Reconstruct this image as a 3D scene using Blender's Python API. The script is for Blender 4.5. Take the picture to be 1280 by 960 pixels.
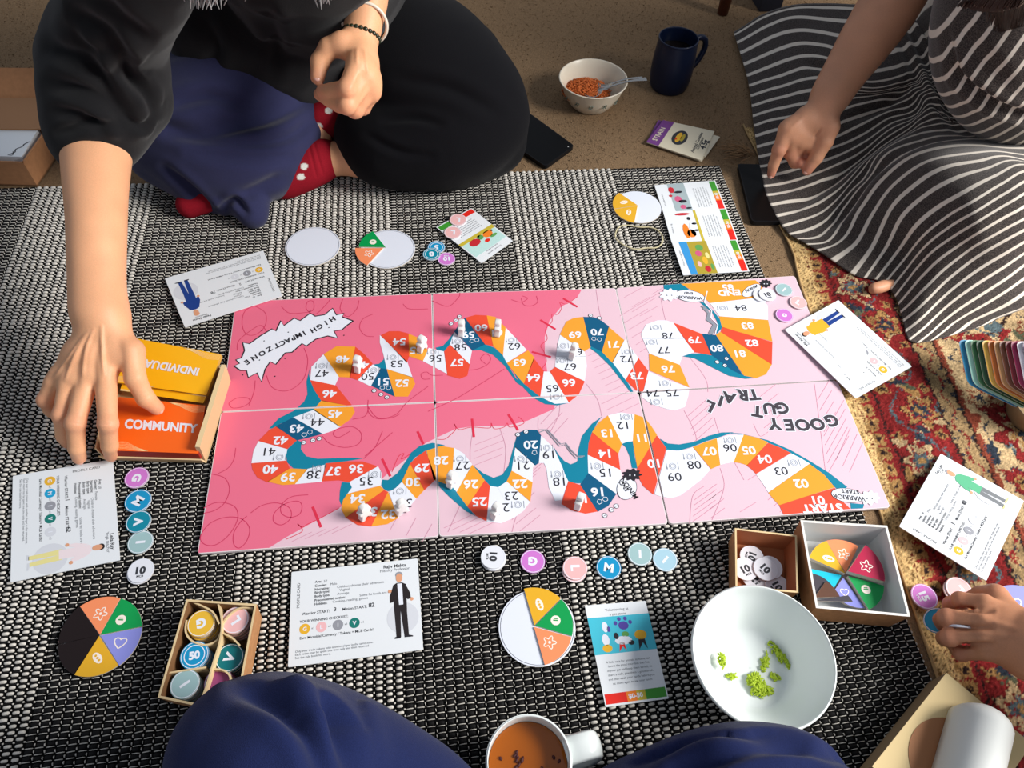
import bpy, bmesh, math, random
import numpy as np
from mathutils import Vector, Matrix, Euler
random.seed(7); RNG = np.random.default_rng(7)
for _o in list(bpy.data.objects): bpy.data.objects.remove(_o)
COL = bpy.context.scene.collection
SC = bpy.context.scene
# ---------------------------------------------------------------- camera
CAM_H = 0.894
FPX = 946.0; PITCH = math.radians(54.637); ROLL = math.radians(3.285)
_cp, _sp = math.cos(PITCH), math.sin(PITCH)
FW = np.array([0, _cp, -_sp]); _up = np.array([0, _sp, _cp]); _rt = np.array([1., 0, 0])
RT = math.cos(ROLL)*_rt + math.sin(ROLL)*_up; UPV = -math.sin(ROLL)*_rt + math.cos(ROLL)*_up
EYE = np.array([0, 0, CAM_H])
cam_d = bpy.data.cameras.new('camera'); cam = bpy.data.objects.new('camera', cam_d); COL.objects.link(cam)
cam_d.sensor_width = 36; cam_d.lens = 36*FPX/1280; cam_d.clip_start = .02
cam.matrix_world = Matrix(((RT[0], UPV[0], -FW[0], EYE[0]), (RT[1], UPV[1], -FW[1], EYE[1]), (RT[2], UPV[2], -FW[2], EYE[2]), (0, 0, 0, 1)))
SC.camera = cam
# ---------------------------------------------------------------- world, window light, exposure
w = bpy.data.worlds.new('world'); SC.world = w; w.use_nodes = True
w.node_tree.nodes['Background'].inputs[0].default_value = (.78, .86, 1, 1)
w.node_tree.nodes['Background'].inputs[1].default_value = .36
def area_light(name, loc, target, sx, sy, power, color):
    d = bpy.data.lights.new(name, 'AREA'); d.shape = 'RECTANGLE'; d.size = sx; d.size_y = sy; d.energy = power; d.color = color
    o = bpy.data.objects.new(name, d); COL.objects.link(o); o.location = loc
    o.rotation_euler = (Vector(target)-Vector(loc)).to_track_quat('-Z', 'Y').to_euler(); return o
area_light('window_daylight', (2.75, .22, 2.0), (0, .6, 0), 1.25, 1.15, 190, (1, .97, .93))
SC.view_settings.view_transform = 'Standard'; SC.view_settings.look = 'None'; SC.view_settings.gamma = 1
SC.view_settings.use_curve_mapping = False; SC.view_settings.exposure = 0.0
# ---------------------------------------------------------------- helpers
def U(px, py, h=0.0):
    d = FW + (px-640)/FPX*RT + (480-py)/FPX*UPV
    return EYE + d*((h-CAM_H)/d[2])
def lin(c):
    c = np.array(c[:3], float)/255
    return tuple(np.where(c <= .04045, c/12.92, ((c+.055)/1.055)**2.4)) + (1,)
MATS = {}
def mat(name, col, rough=.6, spec=.35, metal=0, **kw):
    if name in MATS: return MATS[name]
    m = bpy.data.materials.new(name); m.use_nodes = True; MATS[name] = m
    b = m.node_tree.nodes['Principled BSDF']
    b.inputs['Base Color'].default_value = lin(col); b.inputs['Roughness'].default_value = rough
    b.inputs['Specular IOR Level'].default_value = spec; b.inputs['Metallic'].default_value = metal
    m.diffuse_color = lin(col)
    for k, v in kw.items(): b.inputs[k.replace('_', ' ')].default_value = v
    return m
def grain(m, scale=300, amount=.25, bump=.0, stretch=None):
    """procedural fine grain: modulates the colour and adds fine relief"""
    nt = m.node_tree; b = nt.nodes['Principled BSDF']; col = tuple(b.inputs['Base Color'].default_value)
    tc = nt.nodes.new('ShaderNodeTexCoord'); mp = nt.nodes.new('ShaderNodeMapping'); n = nt.nodes.new('ShaderNodeTexNoise')
    nt.links.new(tc.outputs['Object'], mp.inputs[0]); nt.links.new(mp.outputs[0], n.inputs['Vector'])
    if stretch: mp.inputs['Scale'].default_value = stretch
    n.inputs['Scale'].default_value = scale; n.inputs['Detail'].default_value = 4
    r = nt.nodes.new('ShaderNodeValToRGB'); e = r.color_ramp.elements
    e[0].position = .3; e[1].position = .7
    e[0].color = tuple(c*(1-amount) for c in col[:3])+(1,); e[1].color = tuple(min(1, c*(1+amount)) for c in col[:3])+(1,)
    nt.links.new(n.outputs['Fac'], r.inputs[0]); nt.links.new(r.outputs[0], b.inputs['Base Color'])
    if bump:
        bp = nt.nodes.new('ShaderNodeBump'); bp.inputs['Strength'].default_value = bump; bp.inputs['Distance'].default_value = .002
        nt.links.new(n.outputs['Fac'], bp.inputs['Height']); nt.links.new(bp.outputs[0], b.inputs['Normal'])
    return m
def vcol_mat(name, rough=.8, spec=.2, noise=0, nscale=500, bump=0, sheen=0):
    """material whose colour is the mesh's own 'Col' attribute (dye pattern)"""
    if name in MATS: return MATS[name]
    m = mat(name, (200, 200, 200), rough, spec); nt = m.node_tree; b = nt.nodes['Principled BSDF']
    a = nt.nodes.new('ShaderNodeVertexColor'); a.layer_name = 'Col'; out = a.outputs[0]
    if noise or bump:
        tc = nt.nodes.new('ShaderNodeTexCoord'); n = nt.nodes.new('ShaderNodeTexNoise'); n.inputs['Scale'].default_value = nscale; n.inputs['Detail'].default_value = 3
        nt.links.new(tc.outputs['Object'], n.inputs['Vector'])
        if noise:
            mr = nt.nodes.new('ShaderNodeMapRange'); mr.inputs['From Min'].default_value = .3; mr.inputs['From Max'].default_value = .7
            mr.inputs['To Min'].default_value = 1-noise; mr.inputs['To Max'].default_value = 1+noise
            nt.links.new(n.outputs['Fac'], mr.inputs[0])
            mx = nt.nodes.new('ShaderNodeMix'); mx.data_type = 'RGBA'; mx.blend_type = 'MULTIPLY'; mx.inputs[0].default_value = 1
            nt.links.new(out, mx.inputs[6]); nt.links.new(mr.outputs[0], mx.inputs[7]); out = mx.outputs[2]
        if bump:
            bp = nt.nodes.new('ShaderNodeBump'); bp.inputs['Strength'].default_value = bump; bp.inputs['Distance'].default_value = .001
            nt.links.new(n.outputs['Fac'], bp.inputs['Height']); nt.links.new(bp.outputs[0], b.inputs['Normal'])
    nt.links.new(out, b.inputs['Base Color'])
    if sheen: b.inputs['Sheen Weight'].default_value = sheen
    return m
def link(name, me, m=None, parent=None, smooth=False):
    o = bpy.data.objects.new(name, me); COL.objects.link(o)
    if m is not None:
        for x in (m if isinstance(m, (list, tuple)) else [m]): me.materials.append(x)
    if smooth:
        me.polygons.foreach_set('use_smooth', [True]*len(me.polygons))
    if parent is not None:
        o.parent = parent
        if parent.type == 'EMPTY': o.matrix_parent_inverse = Matrix.Translation(-Vector(parent.location))
    return o
def empty(name, loc=(0, 0, 0), rz=0):
    o = bpy.data.objects.new(name, None); COL.objects.link(o); o.location = loc; o.rotation_euler = (0, 0, rz); o.empty_display_size = .02; return o
def tag(o, label, cat, group=None):
    o['label'] = label; o['category'] = cat
    if group: o['group'] = group
    return o
def thing(name, label, cat, loc=(0, 0, 0), rz=0, group=None): return tag(empty(name, loc, rz), label, cat, group)
class MB:
    """mesh builder: vertices, faces, a material index per face"""
    def __init__(s): s.v = []; s.f = []; s.m = []
    def add(s, V, F, mi=0):
        n = len(s.v); s.v.extend([tuple(map(float, p)) for p in V]); s.f.extend([tuple(i+n for i in f) for f in F]); s.m.extend([mi]*len(F)); return s
    def poly(s, P, z, mi=0):   # flat ngon
        P = [p for p in P]
        a = sum(P[i][0]*P[(i+1) % len(P)][1]-P[(i+1) % len(P)][0]*P[i][1] for i in range(len(P)))
        if a < 0: P = P[::-1]
        return s.add([(p[0], p[1], z) for p in P], [tuple(range(len(P)))], mi)
    def prism(s, P, z0, z1, mi=0, mside=None, cap=True):
        a = sum(P[i][0]*P[(i+1) % len(P)][1]-P[(i+1) % len(P)][0]*P[i][1] for i in range(len(P)))
        if a < 0: P = P[::-1]
        n = len(P); V = [(p[0], p[1], z0) for p in P]+[(p[0], p[1], z1) for p in P]
        s.add(V, [tuple(range(n, 2*n)), tuple(range(n-1, -1, -1))], mi)
        k = len(s.v)-2*n
        s.f.extend([(k+i, k+(i+1) % n, k+n+(i+1) % n, k+n+i) for i in range(n)]); s.m.extend([mi if mside is None else mside]*n)
        return s
    def box(s, c, d, rz=0, mi=0):
        ca, sa = math.cos(rz), math.sin(rz); x, y = d[0]/2, d[1]/2
        P = [(c[0]+ca*a-sa*b, c[1]+sa*a+ca*b) for a, b in ((-x, -y), (x, -y), (x, y), (-x, y))]
        return s.prism(P, c[2], c[2]+d[2], mi)
    def stroke(s, P, wd, z, mi=0, closed=False):
        P = [np.array(p[:2], float) for p in P]; n = len(P)
        if n < 2: return s
        V = []
        for i in range(n):
            a = P[(i-1) % n] if (closed or i > 0) else P[i]; b = P[(i+1) % n] if (closed or i < n-1) else P[i]
            t = b-a; L = np.linalg.norm(t); t = t/L if L > 1e-9 else np.array([1, 0.]); nn = np.array([-t[1], t[0]])*wd/2
            V += [(*(P[i]-nn), z), (*(P[i]+nn), z)]
        F = [(2*i, 2*((i+1) % n), 2*((i+1) % n)+1, 2*i+1) for i in range(n if closed else n-1)]
        return s.add(V, F, mi)
    def lathe(s, prof, seg=48, c=(0, 0, 0), mi=0, close=False):
        V = []; F = []; n = len(prof)
        for i in range(seg):
            a = 2*math.pi*i/seg
            for r, z in prof: V.append((c[0]+r*math.cos(a), c[1]+r*math.sin(a), c[2]+z))
        for i in range(seg):
            j = (i+1) % seg
            for k in range(n-1 if not close else n):
                k2 = (k+1) % n
                F.append((i*n+k, j*n+k, j*n+k2, i*n+k2))
        s.add(V, F, mi); return s
    def tube(s, P, r, seg=8, mi=0, closed=False, caps=True):
        P = [np.array(p, float) for p in P]; n = len(P); R = r if hasattr(r, '__len__') else [r]*n
        V = []; F = []; ref = None
        for i in range(n):
            a = P[(i-1) % n] if (closed or i > 0) else P[i]; b = P[(i+1) % n] if (closed or i < n-1) else P[i]
            t = b-a; t /= max(np.linalg.norm(t), 1e-9)
            if ref is None: ref = np.cross(t, [0, 0, 1.]) if abs(t[2]) < .9 else np.cross(t, [1., 0, 0])
            u = ref-t*(ref@t); u /= max(np.linalg.norm(u), 1e-9); ref = u; vv = np.cross(t, u)
            for k in range(seg):
                th = 2*math.pi*k/seg; V.append(P[i]+R[i]*(u*math.cos(th)+vv*math.sin(th)))
        m = n if closed else n-1
        for i in range(m):
            j = (i+1) % n
            for k in range(seg): F.append((i*seg+k, i*seg+(k+1) % seg, j*seg+(k+1) % seg, j*seg+k))
        if caps and not closed: F += [tuple(range(seg-1, -1, -1)), tuple((n-1)*seg+k for k in range(seg))]
        return s.add(V, F, mi)
    def build(s, name, m, parent=None, smooth=False, merge=False):
        me = bpy.data.meshes.new(name); me.from_pydata(s.v, [], s.f)
        mm = m if isinstance(m, (list, tuple)) else [m]
        if len(mm) > 1: me.polygons.foreach_set('material_index', s.m)
        if merge:
            b = bmesh.new(); b.from_mesh(me); bmesh.ops.remove_doubles(b, verts=b.verts, dist=1e-6); bmesh.ops.recalc_face_normals(b, faces=b.faces); b.to_mesh(me); b.free()
        me.update(); return link(name, me, mm, parent, smooth)
def smooth_by_angle(o, ang=40):
    me = o.data; me.polygons.foreach_set('use_smooth', [True]*len(me.polygons))
    b = bmesh.new(); b.from_mesh(me)
    for e in b.edges:
        if len(e.link_faces) == 2 and e.calc_face_angle(0) > math.radians(ang): e.smooth = False
    b.to_mesh(me); b.free(); return o
def mesh_np(name, V, F, m, parent=None, smooth=True, col=None, midx=None):
    V = np.asarray(V, np.float32); F = np.asarray(F, np.int32); k = F.shape[1]
    me = bpy.data.meshes.new(name); me.vertices.add(len(V)); me.vertices.foreach_set('co', V.ravel())
    me.loops.add(F.size); me.loops.foreach_set('vertex_index', F.ravel()); me.polygons.add(len(F))
    me.polygons.foreach_set('loop_start', np.arange(0, F.size, k, dtype=np.int32))
    try: me.polygons.foreach_set('loop_total', np.full(len(F), k, np.int32))
    except Exception: pass
    if midx is not None: me.polygons.foreach_set('material_index', np.asarray(midx, np.int32))
    if smooth: me.polygons.foreach_set('use_smooth', np.ones(len(F), bool))
    if col is not None:
        at = me.color_attributes.new('Col', 'FLOAT_COLOR', 'POINT')
        c4 = np.ones((len(V), 4), np.float32); c4[:, :3] = col; at.data.foreach_set('color', c4.ravel())
    me.update(calc_edges=True); me.validate(); return link(name, me, m, parent)
# glyphs: built-in font to flat mesh pieces
_GL = {}
def glyphs(txt, bold=.0):
    k = (txt, bold)
    if k not in _GL:
        cu = bpy.data.curves.new('t', 'FONT'); cu.body = txt; cu.align_x = 'CENTER'; cu.align_y = 'CENTER'; cu.offset = bold; cu.resolution_u = 3
        o = bpy.data.objects.new('t', cu); COL.objects.link(o)
        dg = bpy.context.evaluated_depsgraph_get(); me = bpy.data.meshes.new_from_object(o.evaluated_get(dg))
        V = [tuple(v.co) for v in me.vertices]; F = [tuple(p.vertices) for p in me.polygons]
        if V:   # centre on the ink
            xs = [v[0] for v in V]; ys = [v[1] for v in V]; cx = (min(xs)+max(xs))/2; cy = (min(ys)+max(ys))/2
            V = [(v[0]-cx, v[1]-cy, 0) for v in V]
        bpy.data.objects.remove(o); bpy.data.curves.remove(cu); bpy.data.meshes.remove(me); _GL[k] = (V, F)
    return _GL[k]
def text(mb, txt, c, size, ang, z, mi=0, bold=.0, sx=1.0):
    V, F = glyphs(txt, bold); ca, sa = math.cos(ang)*size, math.sin(ang)*size
    mb.add([(c[0]+ca*v[0]*sx-sa*v[1], c[1]+sa*v[0]*sx+ca*v[1], z) for v in V], F, mi)
def catmull(P, n=8, closed=False):
    P = [np.array(p, float) for p in P]; N = len(P); out = []
    for i in range(N if closed else N-1):
        p0 = P[(i-1) % N] if (closed or i > 0) else P[i]; p1 = P[i]; p2 = P[(i+1) % N]; p3 = P[(i+2) % N] if (closed or i < N-2) else P[(i+1) % N]
        for k in range(n):
            t = k/n; out.append(.5*((2*p1)+(-p0+p2)*t+(2*p0-5*p1+4*p2-p3)*t*t+(-p0+3*p1-3*p2+p3)*t**3))
    if not closed: out.append(P[-1])
    return out
def clip(P, Q):   # Sutherland-Hodgman, Q convex ccw
    out = [np.array(p[:2], float) for p in P]
    for i in range(len(Q)):
        a = np.array(Q[i][:2]); b = np.array(Q[(i+1) % len(Q)][:2]); e = b-a
        inp, out = out, []
        if not inp: return []
        side = [e[0]*(p[1]-a[1])-e[1]*(p[0]-a[0]) for p in inp]
        for j in range(len(inp)):
            p, q = inp[j-1], inp[j]; sp, sq = side[j-1], side[j]
            if sq >= 0:
                if sp < 0: out.append(p+(q-p)*(sp/(sp-sq)))
                out.append(q)
            elif sp >= 0: out.append(p+(q-p)*(sp/(sp-sq)))
    return out
def inset(Q, ds):  # convex ccw polygon, per-edge inset distance
    n = len(Q); L = []
    for i in range(n):
        a = np.array(Q[i][:2], float); b = np.array(Q[(i+1) % n][:2], float); t = (b-a)/np.linalg.norm(b-a); nn = np.array([-t[1], t[0]])
        L.append((a+nn*ds[i], t))
    out = []
    for i in range(n):
        (p, t), (q, s_) = L[i-1], L[i]
        A = np.array([[t[0], -s_[0]], [t[1], -s_[1]]]); k = np.linalg.solve(A, q-p); out.append(p+t*k[0])
    return out
def rounded(Q, r, n=5):
    out = []; N = len(Q)
    for i in range(N):
        p = np.array(Q[i], float); a = np.array(Q[i-1], float); b = np.array(Q[(i+1) % N], float)
        u = (a-p)/np.linalg.norm(a-p); v = (b-p)/np.linalg.norm(b-p)
        for k in range(n+1):
            t = k/n; out.append((1-t)**2*(p+u*r)+2*t*(1-t)*p+t*t*(p+v*r))
    return out
# implicit bodies: smooth union of tapered capsules and ellipsoids, polygonised with surface nets
class Field:
    def __init__(s, lo, hi, h):
        s.h = h; s.lo = np.array(lo, float)-2*h; n = np.ceil((np.array(hi, float)+2*h-s.lo)/h).astype(int)+1
        s.ax = [s.lo[i]+h*np.arange(n[i]) for i in range(3)]; s.d = np.full(n, .5, np.float32)
    def _sub(s, lo, hi):
        sl = []
        for i in range(3):
            a = max(0, int((lo[i]-s.lo[i])/s.h)); b = min(len(s.ax[i]), int((hi[i]-s.lo[i])/s.h)+2)
            if b <= a: return None, None
            sl.append(slice(a, b))
        g = np.meshgrid(*[s.ax[i][sl[i]] for i in range(3)], indexing='ij')
        return tuple(sl), g
    def _mix(s, sl, e, k, sub):
        d = s.d[sl]
        if sub:
            e = -e
            if k > 0: hh = np.clip(.5-.5*(d-e)/k, 0, 1); s.d[sl] = d*(1-hh)+e*hh+k*hh*(1-hh)
            else: s.d[sl] = np.maximum(d, e)
            return
        if k > 0:
            hh = np.clip(.5+.5*(d-e)/k, 0, 1); s.d[sl] = d*(1-hh)+e*hh-k*hh*(1-hh)
        else: s.d[sl] = np.minimum(d, e)
    def cap(s, a, b, ra, rb, k=.006, sub=False):
        a = np.array(a, float); b = np.array(b, float); m = max(ra, rb)+k*1.5+2*s.h
        sl, g = s._sub(np.minimum(a, b)-m, np.maximum(a, b)+m)
        if sl is None: return s
        ba = b-a; L = max(ba@ba, 1e-12)
        t = ((g[0]-a[0])*ba[0]+(g[1]-a[1])*ba[1]+(g[2]-a[2])*ba[2])/L; t = np.clip(t, 0, 1)
        e = np.sqrt((g[0]-a[0]-t*ba[0])**2+(g[1]-a[1]-t*ba[1])**2+(g[2]-a[2]-t*ba[2])**2)-(ra+(rb-ra)*t)
        s._mix(sl, e, k, sub); return s
    def chain(s, P, R, k=.006):
        for i in range(len(P)-1): s.cap(P[i], P[i+1], R[i], R[i+1], k)
        return s
    def ell(s, c, r, M=None, k=.006, sub=False):
        c = np.array(c, float); r = np.array(r, float); m = max(r)+k*1.5+2*s.h
        sl, g = s._sub(c-m, c+m)
        if sl is None: return s
        X = [g[i]-c[i] for i in range(3)]
        if M is not None: M = np.array(M); X = [M[0][i]*X[0]+M[1][i]*X[1]+M[2][i]*X[2] for i in range(3)]
        k0 = np.sqrt(sum((X[i]/r[i])**2 for i in range(3))); k1 = np.sqrt(sum((X[i]/r[i]**2)**2 for i in range(3)))
        e = k0*(k0-1)/np.maximum(k1, 1e-6); s._mix(sl, e, k, sub); return s
    def mesh(s):
        d = s.d; nx, ny, nz = d.shape; ins = d < 0
        c = [(i, j, k) for i in (0, 1) for j in (0, 1) for k in (0, 1)]
        cnt = sum(ins[i:nx-1+i, j:ny-1+j, k:nz-1+k].astype(np.int8) for i, j, k in c)
        act = np.argwhere((cnt > 0) & (cnt < 8)); idx = np.full((nx-1, ny-1, nz-1), -1, np.int32); idx[tuple(act.T)] = np.arange(len(act))
        dv = {o: d[act[:, 0]+o[0], act[:, 1]+o[1], act[:, 2]+o[2]] for o in c}
        S = np.zeros((len(act), 3)); N = np.zeros(len(act))
        for p in c:
            for a in range(3):
                if p[a] == 0:
                    q = list(p); q[a] = 1; q = tuple(q); d0, d1 = dv[p], dv[q]; x = (d0 < 0) != (d1 < 0)
                    t = np.where(x, d0/np.where(x, d0-d1, 1), 0); pt = np.tile(np.array(p, float), (len(act), 1)); pt[:, a] = t
                    S[x] += pt[x]; N += x
        V = s.lo+s.h*(act+S/N[:, None]); F = []
        for a in range(3):
            b, e = (a+1) % 3, (a+2) % 3
            sl0 = [slice(None)]*3; sl1 = [slice(None)]*3; sl0[a] = slice(0, -1); sl1[a] = slice(1, None)
            i0, i1 = ins[tuple(sl0)], ins[tuple(sl1)]; E_ = np.argwhere(i0 != i1)
            ok = (E_[:, b] > 0) & (E_[:, e] > 0) & (E_[:, b] < d.shape[b]-1) & (E_[:, e] < d.shape[e]-1); E_ = E_[ok]
            fl = i0[tuple(E_.T)]
            def at(db, de): q = E_.copy(); q[:, b] -= db; q[:, e] -= de; return idx[tuple(q.T)]
            Q = np.stack([at(1, 1), at(0, 1), at(0, 0), at(1, 0)], 1); Q[~fl] = Q[~fl][:, ::-1]; F.append(Q)
        return V, np.concatenate(F)
def vnormals(V, F):
    n = np.cross(V[F[:, 2]]-V[F[:, 0]], V[F[:, 3]]-V[F[:, 1]]); N = np.zeros_like(V)
    for k in range(4): np.add.at(N, F[:, k], n)
    return N/np.maximum(np.linalg.norm(N, axis=1), 1e-12)[:, None]
def relax(V, F, n=2, w=.5):
    for _ in range(n):
        S = np.zeros_like(V); c = np.zeros(len(V))
        for k in range(4):
            np.add.at(S, F[:, k], V[F[:, (k+1) % 4]]+V[F[:, k-1]]); np.add.at(c, F[:, k], 2)
        V = V*(1-w)+w*S/c[:, None]
    return V
def vnoise(P, f, seed=0):
    """smooth value noise"""
    P = np.asarray(P)*f; i = np.floor(P).astype(np.int64); t = P-i; t = t*t*(3-2*t); out = 0
    for dx in (0, 1):
        for dy in (0, 1):
            for dz in (0, 1):
                hsh = (i[..., 0]+dx)*374761393+(i[..., 1]+dy)*668265263+(i[..., 2]+dz)*2147483647+seed*974711
                hsh = (hsh ^ (hsh >> 13))*1274126177 & 0x7fffffff; r = (hsh ^ (hsh >> 16)) % 65536/65536.
                out = out+r*(t[..., 0] if dx else 1-t[..., 0])*(t[..., 1] if dy else 1-t[..., 1])*(t[..., 2] if dz else 1-t[..., 2])
    return out
# ================================================================= floor
floor_m = mat('carpet_beige', (136, 111, 84), .95, .1); grain(floor_m, 600, .26, .8)
mb = MB(); mb.add([(-2.2, -1.2, -.001), (4.2, -1.2, -.001), (4.2, 3.0, -.001), (-2.2, 3.0, -.001)], [(0, 1, 2, 3)])
floor = mb.build('floor', floor_m); floor['kind'] = 'structure'
# carpet pile: short tufts over the strip the photo shows
def pile():
    n = 26000; x = RNG.uniform(-1.15, 1.0, n); y = RNG.uniform(.85, 1.95, n)
    V = np.zeros((n, 3, 3), np.float32); a = RNG.uniform(0, 6.28, n); L = RNG.uniform(.0016, .003, n); wd = .0014
    V[:, 0] = np.stack([x+wd*np.cos(a), y+wd*np.sin(a), 0*x-.001], 1); V[:, 1] = np.stack([x-wd*np.cos(a), y-wd*np.sin(a), 0*x-.001], 1)
    b = RNG.uniform(0, 6.28, n); V[:, 2] = np.stack([x+.0025*np.cos(b), y+.0025*np.sin(b), L-.001], 1)
    o = mesh_np('carpet_pile', V.reshape(-1, 3), np.arange(3*n).reshape(-1, 3), floor_m, None, False); o.parent = floor; o['kind'] = 'stuff'
pile()
# ================================================================= black and white woven rug
RTH = math.radians(9.1); RC, RS = math.cos(RTH), math.sin(RTH)
def rug_xy(u, v): return u*RC-v*RS, u*RS+v*RC
rug = thing('woven_rug', 'black and white flat woven rug of chunky loops under the board game', 'rug')
yarn_w = mat('yarn_white', (212, 207, 198), .75, .25); grain(yarn_w, 900, .12)
yarn_k = mat('yarn_black', (19, 18, 19), .75, .2); yarn_b = mat('backing_black', (6, 6, 6), .9, .1)
U0, U1, V0 = -.97, .535, -.10
mb = MB(); c = [rug_xy(U0, V0), rug_xy(U1, V0), rug_xy(U1, 1.082), rug_xy(U0, 1.116)]
mb.prism(c, 0, .0015); mb.build('backing', yarn_b, rug)
def weave():
    cw, rh = .01114, .0068; nu = int((U1-U0)/cw); u = U1-cw*(np.arange(nu)+.5)
    cells = []
    BQ = [U(*p) for p in ((262, 680), (1092, 622), (985, 360), (306, 390))]
    for a in u:
        top = 1.082+(U1-a)/(U1-U0)*.034; nv = int((top-V0)/rh); v = top-rh*(np.arange(nv)+.5)
        st = int(math.floor((a+.67)/.2005)); dark = (st % 2 == 1) or a > .4
        cells.append(np.stack([np.full(nv, a), v, np.full(nv, float(dark)), np.arange(nv)], 1))
    C = np.concatenate(cells); x, y = rug_xy(C[:, 0], C[:, 1])
    ins = np.ones(len(C), bool)
    for i in range(4):
        p, q = BQ[i], BQ[(i+1) % 4]; ins &= ((q[0]-p[0])*(y-p[1])-(q[1]-p[1])*(x-p[0])) > .006
    keep = ~ins; C = C[keep]
    n = len(C); jit = RNG.normal(0, 1, (n, 4))
    # unit lozenge: ring of 8 at the base, ring of 8 on top
    def lozenge(ex):
        ang = np.arange(8)*math.pi/4+math.pi/8
        sx = np.sign(np.cos(ang))*np.abs(np.cos(ang))**ex; sy = np.sign(np.sin(ang))*np.abs(np.sin(ang))**ex
        P = np.concatenate([np.stack([sx, sy, 0*sx], 1), np.stack([sx*.93, sy*.9, 0*sx+.55], 1), np.stack([sx*.62, sy*.5, 0*sx+1], 1)])
        F = [(i, (i+1) % 8, 8+(i+1) % 8, 8+i) for i in range(8)]+[(8+i, 8+(i+1) % 8, 16+(i+1) % 8, 16+i) for i in range(8)]
        F += [(16, 17, 18, 19), (16, 19, 20, 23), (20, 21, 22, 23)]
        return P, np.array(F)
    P, F = lozenge(.55)
    def place(cu, cv, hu, hv, hh, z0, rot):
        m = len(cu); X = P[None, :, 0]*hu[:, None]; Y = P[None, :, 1]*hv[:, None]; Z = P[None, :, 2]*hh[:, None]+z0
        r = rot[:, None]; a = cu[:, None]+X-Y*r; b = cv[:, None]+Y+X*r; xx, yy = rug_xy(a, b)
        V = np.stack([xx, yy, Z], 2).reshape(-1, 3); FF = (F[None]+(np.arange(m)*24)[:, None, None]).reshape(-1, 4); return V, FF
    dark = C[:, 2] > .5
    first = C[:, 3] < 1
    hv = np.where(first & ~dark, .0034, np.where(dark, .0023, .00185)); cv0 = C[:, 1]+.0008
    Vf, Ff = place(C[:, 0]+jit[:, 0]*.0003, cv0+jit[:, 1]*.00018, .0039+jit[:, 2]*.0002, hv+jit[:, 3]*.0001, np.where(dark, .0026, .0031), .001, .05+jit[:, 0]*.03)
    # thin yarn between rows, contrasting
    Vb, Fb = place(C[:, 0]+jit[:, 1]*.0003, C[:, 1]-.0026+jit[:, 0]*.0002, np.full(n, .0045), np.where(dark, .0005, .0011), np.where(dark, .0024, .0016), .001, .05+jit[:, 2]*.04)
    # little loop in the gap between columns
    Vd, Fd = place(C[:, 0]+.00557+jit[:, 3]*.0003, C[:, 1]+np.where(dark, .0004, -.0026)+jit[:, 1]*.0004, np.where(dark, .0005, .0010), np.where(dark, .0017, .0009), np.full(n, .0021), .001, .1+jit[:, 0]*.1)
    for nm, V, Ff_, sel in (('f', Vf, Ff, ~dark),):
        pass
    k = len(F)
    white_f = np.repeat(np.concatenate([~dark, dark, np.ones(n, bool)]), k)
    V = np.concatenate([Vf, Vb, Vd]); FF = np.concatenate([Ff, Fb+len(Vf), Fd+len(Vf)+len(Vb)])
    o = mesh_np('woven_loops', V, FF, [yarn_w, yarn_k], rug, True, midx=np.where(white_f, 0, 1)); o['kind'] = 'stuff'
weave()
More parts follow.
